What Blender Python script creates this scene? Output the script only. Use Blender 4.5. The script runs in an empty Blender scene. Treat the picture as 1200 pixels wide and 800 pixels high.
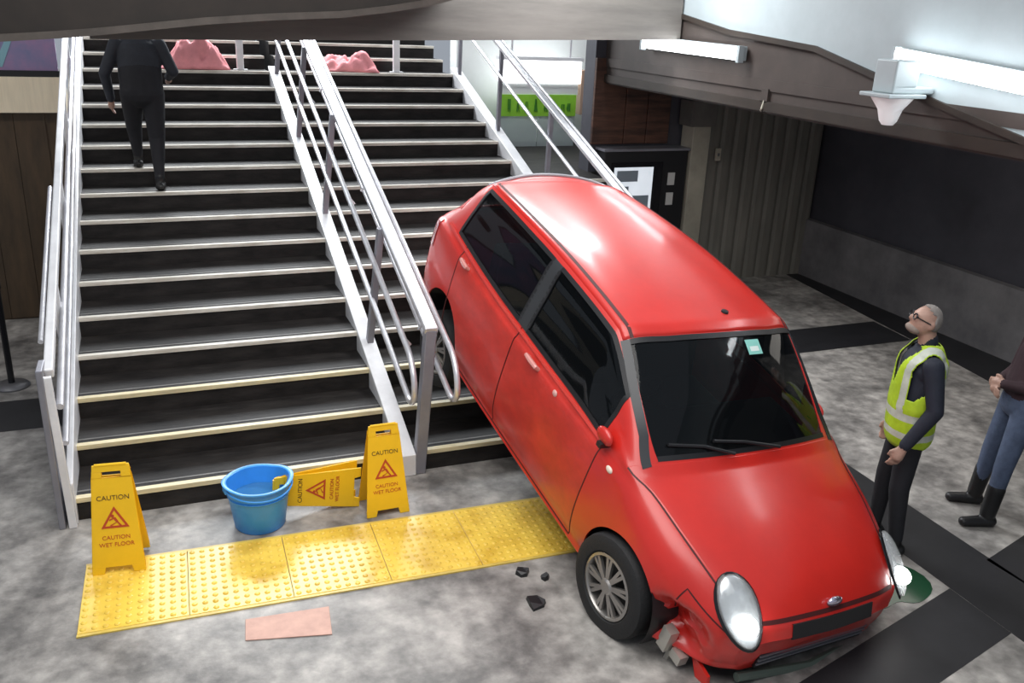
import bpy, bmesh, math, random
import numpy as np
from mathutils import Vector, Matrix, noise as mnoise
random.seed(7)
SC = bpy.context.scene
COL = SC.collection

# ------------------------------------------------------------------ camera, world, light, exposure
CAM = dict(loc=(0.6772, -6.0258, 3.390), yaw=0.3889, pitch=0.3516, roll=0.0432, f=1053.1)
def set_camera():
    cd = bpy.data.cameras.new('camera'); co = bpy.data.objects.new('camera', cd); COL.objects.link(co)
    y, p, r = CAM['yaw'], CAM['pitch'], CAM['roll']
    F = Vector((math.sin(y)*math.cos(p), math.cos(y)*math.cos(p), -math.sin(p)))
    Rt = Vector((math.cos(y), -math.sin(y), 0)); U = Rt.cross(F)
    R2 = Rt*math.cos(r) + U*math.sin(r); U2 = -Rt*math.sin(r) + U*math.cos(r)
    m = Matrix((R2, U2, -F)).transposed().to_4x4(); m.translation = Vector(CAM['loc'])
    co.matrix_world = m
    cd.sensor_width = 36; cd.lens = CAM['f']/1200*36; cd.clip_start = .05; cd.clip_end = 200
    SC.camera = co
set_camera()
w = bpy.data.worlds.new('world'); SC.world = w; w.use_nodes = True
w.node_tree.nodes['Background'].inputs[0].default_value = (.80, .88, 1.0, 1)
w.node_tree.nodes['Background'].inputs[1].default_value = .34
def area(name, loc, target, size, power, color=(1, 1, 1)):
    l = bpy.data.lights.new(name, 'AREA'); l.shape = 'RECTANGLE'; l.size, l.size_y = size; l.energy = power; l.color = color
    o = bpy.data.objects.new(name, l); COL.objects.link(o); o.location = loc
    o.rotation_euler = (Vector(target)-Vector(loc)).to_track_quat('-Z', 'Y').to_euler()
    return o
area('daylight_from_stairwell', (2.4, 8.6, 5.9), (2.4, 1.0, 0.5), (5.5, 2.0), 620, (.93, .97, 1))
area('concourse_fill_panel', (1.4, -2.8, 5.0), (1.4, -2.4, 0), (4.0, 5.0), 235, (1, .98, .95))  # unseen panel for the concourse lamps, widened to weaken reflections on the car
area('stair_ceiling_lamp', (4.35, 2.1, 4.5), (4.0, 1.4, 0), (2.0, .8), 150, (.96, .98, 1))
area('hall_fill_light', (7.7, -.5, 2.66), (7.7, -.4, 0), (1.2, 3.0), 20, (1, .95, .88))  # unseen fill added to brighten the hall walls and hoarding
area('upper_wall_fill_light', (2.6, 10.6, 6.2), (2.6, 11.6, 3.2), (5.0, 1.2), 260, (.95, .98, 1))  # added out of view to lift the pale wall above the stairs
area('left_wall_fill_light', (-1.6, 2.6, 4.3), (-1.2, 4.6, 2.4), (1.6, .3), 38, (1, .96, .9))  # unseen light added so the cream fascia and poster come out brighter
area('stair_wall_fill_light', (5.9, 5.6, 4.6), (5.9, 7.0, 3.2), (1.6, .4), 40, (.96, .98, 1))  # added light aimed at the white stair wall to brighten it
vs = SC.view_settings
vs.view_transform = 'Standard'; vs.look = 'None'; vs.gamma = 1; vs.use_curve_mapping = False
vs.exposure = 0.22

# ------------------------------------------------------------------ materials
_M = {}
def mat(name, col=(.5, .5, .5), rough=.5, metal=0., emit=None, estr=0., alpha=1., spec=.5, coat=0.,
        nscale=0., namt=0., col2=None, bump=0., bscale=40., detail=6., stretch=None, thr=None):
    if name in _M: return _M[name]
    m = bpy.data.materials.new(name); m.use_nodes = True
    nt = m.node_tree; b = nt.nodes['Principled BSDF']
    b.inputs['Base Color'].default_value = (*col, 1); b.inputs['Roughness'].default_value = rough
    b.inputs['Metallic'].default_value = metal; b.inputs['Alpha'].default_value = alpha
    b.inputs['Specular IOR Level'].default_value = spec; b.inputs['Coat Weight'].default_value = coat
    b.inputs['Coat Roughness'].default_value = .17
    if emit: b.inputs['Emission Color'].default_value = (*emit, 1); b.inputs['Emission Strength'].default_value = estr
    if nscale or bump:
        tc = nt.nodes.new('ShaderNodeTexCoord'); mp = nt.nodes.new('ShaderNodeMapping')
        if stretch: mp.inputs['Scale'].default_value = stretch
        nt.links.new(tc.outputs['Object'], mp.inputs['Vector'])
    if nscale:
        n = nt.nodes.new('ShaderNodeTexNoise'); n.inputs['Scale'].default_value = nscale; n.inputs['Detail'].default_value = detail
        n.inputs['Roughness'].default_value = .65
        nt.links.new(mp.outputs[0], n.inputs['Vector'])
        r = nt.nodes.new('ShaderNodeValToRGB'); lo, hi = thr or (.35, .68)
        r.color_ramp.elements[0].position = lo; r.color_ramp.elements[1].position = hi
        c2 = col2 or tuple(c*(1-namt) for c in col)
        r.color_ramp.elements[0].color = (*c2, 1); r.color_ramp.elements[1].color = (*col, 1)
        nt.links.new(n.outputs['Fac'], r.inputs[0]); nt.links.new(r.outputs[0], b.inputs['Base Color'])
    if bump:
        n2 = nt.nodes.new('ShaderNodeTexNoise'); n2.inputs['Scale'].default_value = bscale; n2.inputs['Detail'].default_value = 5
        nt.links.new(mp.outputs[0], n2.inputs['Vector'])
        bp = nt.nodes.new('ShaderNodeBump'); bp.inputs['Strength'].default_value = bump; bp.inputs['Distance'].default_value = .01
        nt.links.new(n2.outputs['Fac'], bp.inputs['Height']); nt.links.new(bp.outputs[0], b.inputs['Normal'])
    _M[name] = m; return m

def concrete_floor():
    m = mat('concrete_floor', (.40, .378, .352), .46, nscale=1.9, col2=(.125, .118, .112), detail=12, bump=.25, bscale=25, thr=(.36, .62))
    nt = m.node_tree; b = nt.nodes['Principled BSDF']
    tc = nt.nodes.new('ShaderNodeTexCoord'); n = nt.nodes.new('ShaderNodeTexNoise'); n.inputs['Scale'].default_value = 9; n.inputs['Detail'].default_value = 8
    nt.links.new(tc.outputs['Object'], n.inputs['Vector'])
    mx = nt.nodes.new('ShaderNodeMix'); mx.data_type = 'RGBA'; mx.blend_type = 'OVERLAY'; mx.inputs[0].default_value = .85
    src = b.inputs['Base Color'].links[0].from_socket
    nt.links.new(src, mx.inputs[6]); nt.links.new(n.outputs['Fac'], mx.inputs[7]); nt.links.new(mx.outputs[2], b.inputs['Base Color'])
    rr = nt.nodes.new('ShaderNodeMapRange'); rr.inputs[3].default_value = .36; rr.inputs[4].default_value = .6
    nt.links.new(n.outputs['Fac'], rr.inputs[0]); nt.links.new(rr.outputs[0], b.inputs['Roughness'])
    return m
M_FLOOR = concrete_floor()
M_BAND = mat('dark_floor_band', (.018, .018, .021), .55, nscale=3, col2=(.010, .010, .012), detail=8)
M_STEP = mat('dark_step_stone', (.030, .026, .024), .62, spec=.28, nscale=2.6, col2=(.007, .006, .006), detail=9, bump=.2, bscale=18, stretch=(1, 3, 3))
M_NOSE = mat('worn_nosing', (.86, .82, .74), .40, nscale=5, col2=(.55, .50, .42), detail=8, stretch=(1, 6, 6))
M_NOSEY = mat('yellowed_nosing', (.84, .72, .42), .40, nscale=5, col2=(.55, .47, .30), detail=8, stretch=(1, 6, 6))
M_STEEL = mat('brushed_steel', (.84, .84, .88), .34, .6, nscale=6, namt=.25, stretch=(1, 1, 1))
M_STEELW = mat('pale_painted_steel', (.88, .88, .90), .34, .15, nscale=3, namt=.18)
M_GREYP = mat('grey_painted_steel', (.30, .30, .34), .42, .4, nscale=4, namt=.2)
M_TACT = mat('yellow_tactile', (.90, .62, .09), .30, nscale=4.5, col2=(.62, .37, .03), detail=9, thr=(.30, .55))
M_WALLD = mat('dark_wall_tiles', (.075, .075, .092), .6, nscale=1.1, col2=(.045, .045, .056), detail=6)
M_DADO = mat('grey_wall_plinth', (.20, .195, .20), .6, nscale=2, col2=(.11, .108, .115), detail=8)
M_HOARD = mat('hoarding_sheet', (.20, .19, .165), .55, nscale=1.5, col2=(.13, .124, .108), stretch=(3, 3, .6))
M_JAMB = mat('beige_jamb', (.46, .43, .35), .6, nscale=2, namt=.3)
M_BROWN = mat('brown_timber_panel', (.13, .060, .038), .5, nscale=2, col2=(.04, .02, .015), stretch=(1, 1, 8))
M_BROWNW = mat('brown_wall', (.085, .052, .026), .55, nscale=2.4, col2=(.045, .028, .014), stretch=(4, 4, .7))
M_CREAM = mat('cream_fascia', (.90, .79, .60), .5, nscale=6, namt=.12, stretch=(5, 5, .4))
M_BEAM = mat('brown_beam', (.034, .024, .018), .6, nscale=3, namt=.4)
M_BEAMG = mat('taupe_beam', (.060, .046, .040), .6, nscale=3, namt=.3)
M_SOFF = mat('pale_fascia', (.40, .46, .48), .5, nscale=2, namt=.12)
M_CEIL = mat('grey_ceiling', (.32, .32, .30), .6, nscale=1.4, namt=.25)
M_WHITEW = mat('pale_far_wall', (.80, .83, .82), .5, nscale=1, namt=.12)
M_BLACK = mat('black_plastic', (.012, .012, .014), .45)
M_BLACKG = mat('gloss_black', (.010, .010, .012), .15)
M_RUB = mat('tyre_rubber', (.014, .014, .015), .7, bump=.3, bscale=60)
M_ALLOY = mat('dull_alloy', (.40, .38, .36), .35, .8)
M_TUBE = mat('lit_tube', (1, 1, 1), .5, emit=(.93, .97, 1), estr=11)
M_LBOX = mat('lit_sign_face', (1, 1, 1), .5, emit=(.95, .98, 1), estr=2.2)
M_SCREEN = mat('lit_screen', (.8, .85, .9), .3, emit=(.85, .92, 1), estr=.55, nscale=5, namt=.5)
M_RED = mat('red_car_paint', (.64, .024, .016), .34, coat=.5, nscale=2.2, col2=(.55, .020, .014), detail=7)
M_REDD = mat('red_scuffed_side', (.66, .038, .026), .36, coat=.35, nscale=4, col2=(.46, .026, .018), detail=10, stretch=(1, 1, 1.6))
M_SEAM = mat('dark_red_seam', (.06, .006, .006), .6)
M_GLASS = mat('dark_car_glass', (.003, .004, .005), .04, alpha=.80, spec=.38)
M_CHROME = mat('chrome', (.8, .8, .82), .12, 1.)
M_LENS = mat('lamp_lens', (.9, .93, .95), .05, alpha=.22)
M_BULB = mat('headlamp_bulb', (1, 1, 1), .5, emit=(1, .98, .95), estr=16)
M_SEAT = mat('grey_seat_cloth', (.045, .047, .05), .85, bump=.2, bscale=90)
M_SIGNY = mat('sign_yellow', (.95, .57, .012), .42, nscale=4, namt=.10)
M_SIGNR = mat('sign_red_print', (.50, .06, .015), .5)
M_SIGNK = mat('sign_dark_print', (.10, .05, .012), .5)
M_BLUE = mat('blue_bucket', (.060, .36, .92), .33, nscale=4, namt=.15)
M_PINK = mat('pink_cloth', (.86, .32, .34), .8, bump=.3, bscale=30, nscale=3, namt=.3)
M_SALM = mat('salmon_tile', (.62, .36, .28), .5, nscale=8, col2=(.48, .27, .21), detail=9)
M_GREEN = mat('green_coolant', (.012, .060, .028), .08)
M_GSIGN = mat('lime_banner', (.26, .62, .05), .5, nscale=14, col2=(.10, .34, .03), detail=3, stretch=(1, 1, .5))
M_CLEARP = mat('frosted_panel', (.55, .62, .62), .25, alpha=.55)
M_POST = mat('purple_poster', (.42, .22, .38), .4, nscale=2.2, col2=(.20, .20, .36), detail=4)
M_MAT = {k: mat(k, c, r, nscale=ns, namt=.3, bump=.15, bscale=60) for k, c, r, ns in (
    ('skin', (.50, .30, .23), .5, 9), ('navy_jacket', (.016, .020, .036), .75, 8), ('black_trousers', (.013, .013, .018), .8, 8), ('black_shoes', (.012, .012, .012), .4, 8),
    ('hivis_yellow', (.52, .74, .03), .6, 8), ('silver_tape', (.66, .70, .60), .35, 8), ('grey_hair', (.28, .25, .23), .8, 30), ('maroon_top', (.040, .018, .024), .85, 8),
    ('blue_jeans', (.085, .115, .19), .85, 14), ('black_boots', (.010, .010, .011), .45, 8), ('dark_uniform', (.030, .034, .046), .8, 8), ('black_hair', (.008, .007, .007), .6, 30), ('brown_hair', (.05, .03, .02), .6, 30), ('grey_sole', (.25, .21, .19), .7, 8))}

# ------------------------------------------------------------------ mesh helpers
class MB:
    def __init__(s): s.v = []; s.f = []; s.mi = []
    def add(s, vs_, fs_, mi=0):
        o = len(s.v); s.v += [tuple(v) for v in vs_]; s.f += [tuple(i+o for i in f) for f in fs_]; s.mi += [mi]*len(fs_); return s
    def box(s, lo, hi, mi=0):
        (a, b, c), (d, e, g) = lo, hi
        return s.add([(a, b, c), (d, b, c), (d, e, c), (a, e, c), (a, b, g), (d, b, g), (d, e, g), (a, e, g)],
                     [(0, 3, 2, 1), (4, 5, 6, 7), (0, 1, 5, 4), (1, 2, 6, 5), (2, 3, 7, 6), (3, 0, 4, 7)], mi)
    def prism(s, poly, axis, a, b, mi=0):
        # poly: 2D points; extruded along axis ('x','y','z') from a to b
        def P(u, v, t): return {'x': (t, u, v), 'y': (u, t, v), 'z': (u, v, t)}[axis]
        n = len(poly); vs_ = [P(u, v, a) for u, v in poly]+[P(u, v, b) for u, v in poly]
        fs = [tuple(range(n))[::-1], tuple(range(n, 2*n))]+[(i, (i+1) % n, n+(i+1) % n, n+i) for i in range(n)]
        return s.add(vs_, fs, mi)
    def tube(s, pts, r, n=10, mi=0, cap=True, flat=None):
        pts = [Vector(p) for p in pts]; rs = r if isinstance(r, (list, tuple)) else [r]*len(pts)
        rings = []; prev = None
        for i, p in enumerate(pts):
            d = (pts[min(i+1, len(pts)-1)]-pts[max(i-1, 0)]).normalized()
            if prev is None:
                a = Vector((0, 0, 1)) if abs(d.z) < .9 else Vector((1, 0, 0))
                x = d.cross(a).normalized()
            else: x = (prev-d*prev.dot(d)).normalized()
            prev = x; y = d.cross(x)
            rings.append([p+(x*math.cos(t)+y*math.sin(t))*rs[i] for t in [2*math.pi*k/n for k in range(n)]])
        vs_ = [v for r_ in rings for v in r_]; fs = []
        for i in range(len(rings)-1):
            for k in range(n): fs.append((i*n+k, i*n+(k+1) % n, (i+1)*n+(k+1) % n, (i+1)*n+k))
        if cap: fs += [tuple(range(n))[::-1], tuple(range((len(rings)-1)*n, len(rings)*n))]
        return s.add(vs_, fs, mi)
    def bar(s, p0, p1, w, h, up=(0, 0, 1), mi=0):
        p0, p1 = Vector(p0), Vector(p1); d = (p1-p0).normalized(); x = d.cross(Vector(up)).normalized(); u = x.cross(d)
        c = [(-w/2, -h/2), (w/2, -h/2), (w/2, h/2), (-w/2, h/2)]
        vs_ = [p+x*a+u*b for p in (p0, p1) for a, b in c]
        return s.add(vs_, [(3, 2, 1, 0), (4, 5, 6, 7), (0, 1, 5, 4), (1, 2, 6, 5), (2, 3, 7, 6), (3, 0, 4, 7)], mi)
    def lathe(s, prof, n=24, axis='z', mi=0, closed=False, M=None):
        vs_ = []; m = len(prof)
        for k in range(n):
            t = 2*math.pi*k/n
            for r, z in prof:
                v = {'z': (r*math.cos(t), r*math.sin(t), z), 'y': (r*math.cos(t), z, r*math.sin(t))}[axis]
                vs_.append(M @ Vector(v) if M else v)
        fs = []
        for k in range(n):
            for j in range(m if closed else m-1):
                a, b = k*m+j, k*m+(j+1) % m; c, d = ((k+1) % n)*m+(j+1) % m, ((k+1) % n)*m+j
                fs.append((a, d, c, b) if axis == 'z' else (a, b, c, d))
        return s.add(vs_, fs, mi)
    def ell(s, c, r, n=16, m=10, M=None, mi=0):
        vs_ = []
        for j in range(m+1):
            ph = math.pi*j/m
            for k in range(n):
                t = 2*math.pi*k/n; v = Vector((r[0]*math.sin(ph)*math.cos(t), r[1]*math.sin(ph)*math.sin(t), r[2]*math.cos(ph)))
                if M: v = M @ v
                vs_.append(v+Vector(c))
        fs = [(j*n+k, (j+1)*n+k, (j+1)*n+(k+1) % n, j*n+(k+1) % n) for j in range(m) for k in range(n)]
        return s.add(vs_, fs, mi)
    def mesh(s, name, mats, smooth=False, fix=True):
        me = bpy.data.meshes.new(name); me.from_pydata(s.v, [], s.f)
        for m in (mats if isinstance(mats, (list, tuple)) else [mats]): me.materials.append(m)
        if any(s.mi): me.polygons.foreach_set('material_index', s.mi)
        if fix:
            bm = bmesh.new(); bm.from_mesh(me); bmesh.ops.remove_doubles(bm, verts=bm.verts, dist=1e-5); bmesh.ops.recalc_face_normals(bm, faces=bm.faces); bm.to_mesh(me); bm.free()
        if smooth: me.polygons.foreach_set('use_smooth', [True]*len(me.polygons))
        me.update(); return me
    def obj(s, name, mats, parent=None, smooth=False, fix=True, bevel=0):
        return link(name, s.mesh(name, mats, smooth, fix), parent, bevel)
def link(name, me, parent=None, bevel=0):
    o = bpy.data.objects.new(name, me); COL.objects.link(o)
    if parent: o.parent = parent
    if bevel:
        b = o.modifiers.new('bevel', 'BEVEL'); b.width = bevel; b.segments = 2; b.limit_method = 'ANGLE'
    return o
def sharp_smooth(o, ang=40):
    me = o.data; me.polygons.foreach_set('use_smooth', [True]*len(me.polygons)); me.set_sharp_from_angle(angle=math.radians(ang)); return o
def tag(o, label, cat, group=None):
    o['label'] = label; o['category'] = cat
    if group: o['group'] = group
    return o
def thing(name, label, cat, loc=(0, 0, 0), rot=(0, 0, 0), group=None):
    o = bpy.data.objects.new(name, None); COL.objects.link(o); o.empty_display_size = .1
    o.location = loc; o.rotation_euler = rot; return tag(o, label, cat, group)
def struct(o): o['kind'] = 'structure'; return o
def text_part(body, size, M, material, parent, name='lettering', ext=.0006, sx=1.):
    cu = bpy.data.curves.new('t', 'FONT'); cu.body = body; cu.size = size; cu.align_x = 'CENTER'; cu.align_y = 'CENTER'; cu.extrude = ext
    t = bpy.data.objects.new('t', cu); COL.objects.link(t); dg = bpy.context.evaluated_depsgraph_get()
    me = bpy.data.meshes.new_from_object(t.evaluated_get(dg)); bpy.data.objects.remove(t); bpy.data.curves.remove(cu)
    me.transform(M @ Matrix.Diagonal((sx, 1, 1, 1))); me.materials.clear(); me.materials.append(material)
    return link(name, me, parent)

# ------------------------------------------------------------------ constants of the place
RI, TR = .1676, .4723
W1, W2 = 2.237, 2.534
XA, XB = 2.237, 4.771          # middle and outer stringer
def zn(Y): return RI*(Y/TR+1)

# ------------------------------------------------------------------ floor
fl = struct(MB().box((-9, -9, -.2), (9.6, 5.2, 0)).obj('floor', M_FLOOR))
def band(poly): return struct(MB().prism(poly, 'z', 0, .003).obj('floor_band', M_BAND, fl))
band([(5.24, -4.5), (5.78, -4.5), (5.80, 1.35), (5.26, 1.35)])
band([(3.6, -3.42), (5.24, -3.01), (5.24, -2.54), (3.6, -2.98)])
band([(5.78, -2.86), (9.3, -1.85), (9.3, -1.35), (5.75, -2.37)])
band([(4.95, 1.35), (8.7, 1.35), (8.75, 2.02), (4.95, 2.02)])
band([(8.45, -.5), (9.3, -.5), (9.3, 4.2), (9.05, 4.2), (8.70, 1.2)])
band([(-6, 1.66), (-.12, 1.62), (-.12, 2.26), (-6, 2.32)])
# ------------------------------------------------------------------ walls and ceiling
struct(MB().box((9.35, -9, 0), (9.65, 4.4, 4.6)).obj('wall_right', M_WALLD))
wp = struct(MB().box((9.24, -9, 0), (9.35, 4.2, .80)).obj('trim_1', M_DADO))
wb = struct(MB().box((5.86, 4.32, 0), (9.35, 4.6, 4.6)).obj('wall_back', M_WALLD))
MB().box((5.86, 4.27, 1.86), (6.30, 4.32, 2.9)).obj('panel', M_BROWN, wb, bevel=.006)
MB().box((6.31, 4.27, 1.86), (6.62, 4.32, 2.9)).obj('panel', M_BROWN, wb, bevel=.006)
MB().box((6.63, 4.27, 1.86), (6.96, 4.32, 2.9)).obj('panel', M_BROWN, wb, bevel=.006)
# left wall of the lower concourse with fascia and poster
wl = struct(MB().box((-7, 4.62, 0), (-.08, 4.9, 2.22)).obj('wall_left', M_BROWNW))
n_ = 14
for i in range(n_):
    x0 = -4.4+i*.293
    MB().box((x0, 4.60, .02), (x0+.287, 4.62, 2.21)).obj('panel', M_BROWNW, wl)
cf = struct(MB().box((-7, 4.52, 2.22), (-.08, 4.9, 2.57)).obj('trim_2', M_CREAM))
struct(MB().box((-7, 4.56, 2.57), (-.08, 4.9, 2.63)).obj('trim_3', M_BLACK))
# arched crossbeam over the stairs
mb = MB(); xs = [-7, -3, -1.2, -.6, -.3, .1, .42, .8, 1.18, 1.7, 2.28, 2.7, 3.03, 3.4]; zz = [2.80, 2.90, 2.97, 3.01, 3.04, 3.075, 3.11, 3.16, 3.21, 3.26, 3.30, 3.36, 3.42, 3.52]
mb.prism([(x, z) for x, z in zip(xs, zz)]+[(3.4, 4.6), (-7, 4.6)], 'y', 2.0, 2.55)
struct(mb.obj('trim_4', M_BEAM))
mb = MB(); mb.prism([(x, z-.02) for x, z in zip(xs, zz)]+[(x, z+.035) for x, z in zip(xs, zz)][::-1], 'y', 1.96, 2.0)
struct(mb.obj('trim_5', mat('pale_beam_edge', (.12, .10, .085), .5, nscale=4, namt=.4)))
struct(MB().prism([(.3, 3.03), (1.64, 3.06), (3.21, 3.10), (4.53, 3.14), (5.97, 3.18), (5.97, 4.6), (.3, 4.6)], 'y', 2.6, 2.95).obj('trim_11', mat('grey_brown_soffit', (.17, .155, .14), .6, nscale=2, namt=.35, stretch=(.4, 1, 3))))
# side beam of the right hand hall, stepped, carrying the strip lights
RK = [(-9, 2.30), (-1.75, 2.74), (-1.2, 2.85), (-.5, 3.0), (.45, 3.21), (1.75, 3.30), (3.6, 3.57), (4.32, 3.66)]
struct(MB().prism(RK+[(4.32, 4.6), (-9, 4.6)], 'x', 5.99, 6.25).obj('trim_6', M_SOFF))
struct(MB().prism([(y, max(z, 2.66)+.006) for y, z in RK]+[(4.32, 2.60), (-9, 2.60)], 'x', 6.0, 6.24).obj('trim_9', M_BEAMG))
struct(MB().prism([(y, z-.035) for y, z in RK]+[(y, z+.012) for y, z in RK][::-1], 'x', 5.96, 5.99).obj('trim_10', M_BEAM))
struct(MB().box((5.985, -9, 2.80), (6.6, 4.30, 2.90)).obj('trim_7', M_BEAMG))
struct(MB().box((5.97, -9, 2.62), (6.6, 4.28, 2.71)).obj('trim_8', M_BEAM))
struct(MB().box((6.6, -9, 2.70), (9.35, 4.32, 2.85)).obj('ceiling', M_CEIL))
# upper level at the head of the stairs
NS = 19
struct(MB().box((-2.2, TR*NS, zn(TR*(NS-1))-.2), (4.95, 13.5, zn(TR*(NS-1)))).obj('floor_upper', M_STEP))
struct(MB().box((4.90, 9*TR, 9*RI-.2), (8.4, 7.0, 9*RI)).obj('floor_landing', M_STEP))
struct(MB().box((4.95, 7.0, 0), (8.4, 7.3, 6.4)).obj('wall_stair', M_WHITEW))
struct(MB().box((-2.2, 13.2, 3.1), (7.4, 13.5, 6.4)).obj('wall_upper', M_WHITEW))

# ------------------------------------------------------------------ stairs
def flight(x0, x1, n, label, yellow=6):
    st = thing('stair_flight', label, 'staircase', (x0, 0, 0), group=None); W = x1-x0
    tm = MB().box((0, 0, 0), (W, TR+.02, RI)).mesh('step', M_STEP)
    for i in range(n):
        h = MB().box((0, 0, -min(i, 3)*RI), (W, TR+(.02 if i < n-1 else .0), RI)).mesh('step', M_STEP)
        s = link('step', h, st); s.location = (0, i*TR, i*RI)
        nm = MB().box((0, -.012, RI-.030), (W, .038, RI+.004)).mesh('nosing', M_NOSEY if i < 3 else M_NOSE)
        ns = link('nosing', nm, s)
        gm = MB().box((0, .085, RI), (W, .105, RI+.0025)).mesh('grip_line', M_NOSE if i > 8 else mat('worn_grip', (.12, .11, .10), .5, nscale=6, namt=.6))
        link('grip_line', gm, s)
    return st
flight(0, XA, NS, 'wide dark stone stair flight with pale nosings, climbed by the person in black')
flight(XA+.13, XB, NS, 'dark stone stair flight with the red car stuck on it')
flight(XB+.13, 5.86, 9, 'narrow dark stair flight below the lime green banner')

# ------------------------------------------------------------------ railings
def slope_pts(X, h, y0, y1): return (X, y0, zn(y0)+h), (X, y1, zn(y1)+h)
def stringer(X0, X1, h0, h1, y0, y1, parent, m, name='stringer'):
    mb = MB(); mb.prism([(y0, max(0, zn(y0)+h0)), (y0, zn(y0)+h1), (y1, zn(y1)+h1), (y1, zn(y1)+h0)], 'x', X0, X1)
    return mb.obj(name, m, parent, bevel=.006)
YT = TR*14.2
# middle railing
mr = thing('stair_railing', 'double steel handrail with looped tube ends between the two wide stair flights', 'railing', (XA, 0, 0))
def loc(o, t): o.location = -Vector(t); return o
def mid(o): o.location = (-XA, 0, 0); return o
mid(stringer(XA, XA+.13, -.4, .035, -.07, YT, mr, M_STEELW))
for Y in (1.25, 3.25, 4.85, 6.5):
    mid(MB().bar((XA+.075, Y, zn(Y)-.02), (XA+.19, Y+.02, zn(Y)+1.02), .055, .075, up=(0, 1, 0)).obj('post', M_GREYP, mr, bevel=.005))
mid(MB().bar((XA+.165, -.02, 0), (XA+.245, -.02, 1.17), .085, .085, up=(0, 1, 0)).obj('end_post', M_GREYP, mr, bevel=.008))
tr_ = mid(MB().bar(*slope_pts(XA+.245, 1.02, -.06, YT+.5), .105, .055).obj('top_rail', M_STEEL, mr, bevel=.012))
def loop(X, h0, h1, yf, ye, parent, name, r=.021):
    hr = (h1-h0)/2; pts = [(X, ye, zn(ye)+h1), (X, yf+hr, zn(yf+hr)+h1)]
    cy, cz = yf+hr, zn(yf+hr)+(h0+h1)/2
    for k in range(1, 12):
        a = math.pi/2+math.pi*k/12; dy, dz = math.cos(a)*hr, math.sin(a)*hr
        pts.append((X, cy+dy, cz+dz+dy*.36))
    pts += [(X, yf+hr, zn(yf+hr)+h0), (X, ye, zn(ye)+h0)]
    o = MB().tube(pts, r, 10).obj(name, M_STEEL, parent); return sharp_smooth(o)
mid(loop(XA+.10, .42, .80, -.12, YT+.4, mr, 'left_tube_rail', .024))
mid(loop(XA+.345, .62, .98, -.38, YT+.4, mr, 'right_tube_rail', .023))
for Y, h in ((.25, .72), (2.2, .72), (4.2, .72)):
    mid(MB().tube([(XA+.23, Y, zn(Y)+h+.1), (XA+.345, Y, zn(Y)+.95)], .011, 8).obj('bracket', M_STEEL, mr))
    mid(MB().tube([(XA+.17, Y, zn(Y)+h-.02), (XA+.10, Y, zn(Y)+.79)], .011, 8).obj('bracket', M_STEEL, mr))
# left railing
lr = thing('stair_railing', 'white steel stair railing with flat grey end panel beside the brown wall', 'railing', (-.06, 0, 0))
def lft(o): o.location = (.06, 0, 0); return o
lft(stringer(-.045, 0, -.35, .16, -.05, TR*NS, lr, M_STEELW))
mb = MB(); mb.prism([(-.10, 0), (-.13, 1.16), (.08, 1.16), (.10, 0)], 'x', -.115, -.075); lft(mb.obj('end_panel', M_GREYP, lr, bevel=.006))
mb = MB(); mb.bar((-.03, -.085, 0), (-.058, -.085, 1.10), .05, .035, up=(0, 1, 0)); lft(mb.obj('end_post', M_STEELW, lr, bevel=.005))
lft(MB().bar(*slope_pts(-.055, .92, .0, TR*NS), .06, .07).obj('top_rail', M_STEELW, lr, bevel=.01))
lft(sharp_smooth(MB().tube([*slope_pts(-.015, .70, -.02, TR*NS)], .026, 10).obj('tube_rail', M_STEEL, lr)))
lft(sharp_smooth(MB().tube([*slope_pts(-.015, .42, .0, TR*NS)], .022, 10).obj('tube_rail', M_STEEL, lr)))
lft(sharp_smooth(MB().tube([*slope_pts(-.11, .93, .3, 2.2)], .018, 10).obj('tube_rail', M_STEEL, lr)))
for Y in (1.0, 2.4, 3.8, 5.2, 6.6, 8.0):
    lft(MB().bar((-.05, Y, zn(Y)-.1), (-.055, Y, zn(Y)+.90), .045, .06, up=(0, 1, 0)).obj('post', M_STEELW, lr, bevel=.004))
    lft(MB().tube([(-.05, Y, zn(Y)+.62), (-.015, Y, zn(Y)+.70)], .01, 8).obj('bracket', M_STEEL, lr))
# outer right railing
rr = thing('stair_railing', 'steel stair railing passing behind the red car roof', 'railing', (XB, 0, 0))
def rgt(o): o.location = (-XB, 0, 0); return o
rgt(stringer(XB, XB+.13, -.4, .06, -.05, YT, rr, M_STEELW))
rgt(sharp_smooth(MB().tube([*slope_pts(XB+.03, .76, .2, YT+.3)], .021, 10).obj('tube_rail', M_STEEL, rr)))
rgt(MB().bar(*slope_pts(XB+.08, 1.06, .2, YT+.3), .07, .05).obj('top_rail', M_STEEL, rr, bevel=.01))
rgt(sharp_smooth(MB().tube([*slope_pts(XB+.22, 1.0, .2, YT+.3)], .018, 10).obj('tube_rail', M_STEEL, rr)))
for Y in (.3, 1.8, 3.3, 4.9, 6.5):
    rgt(MB().bar((XB+.06, Y, zn(Y)-.05), (XB+.08, Y, zn(Y)+1.04), .045, .06, up=(0, 1, 0)).obj('post', M_GREYP, rr, bevel=.004))
# balustrade frames on the upper level
for i, (x, lab) in enumerate(((1.90, 'white post at the stair head beside the draped pink sheet'), (4.02, 'white post at the stair head beside the crumpled pink cloth'))):
    t = thing('rail_post', lab, 'post', (x, 14.55*TR, zn(TR*14)))
    MB().box((-.09, -.05, 0), (.09, .05, .012)).obj('base_plate', M_STEELW, t)
    MB().box((-.045, -.03, .012), (.045, .03, 1.0)).obj('post', M_STEELW, t, bevel=.005)
    MB().box((-.06, -.045, 1.0), (.06, .045, 1.03)).obj('cap', M_STEELW, t)

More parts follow.
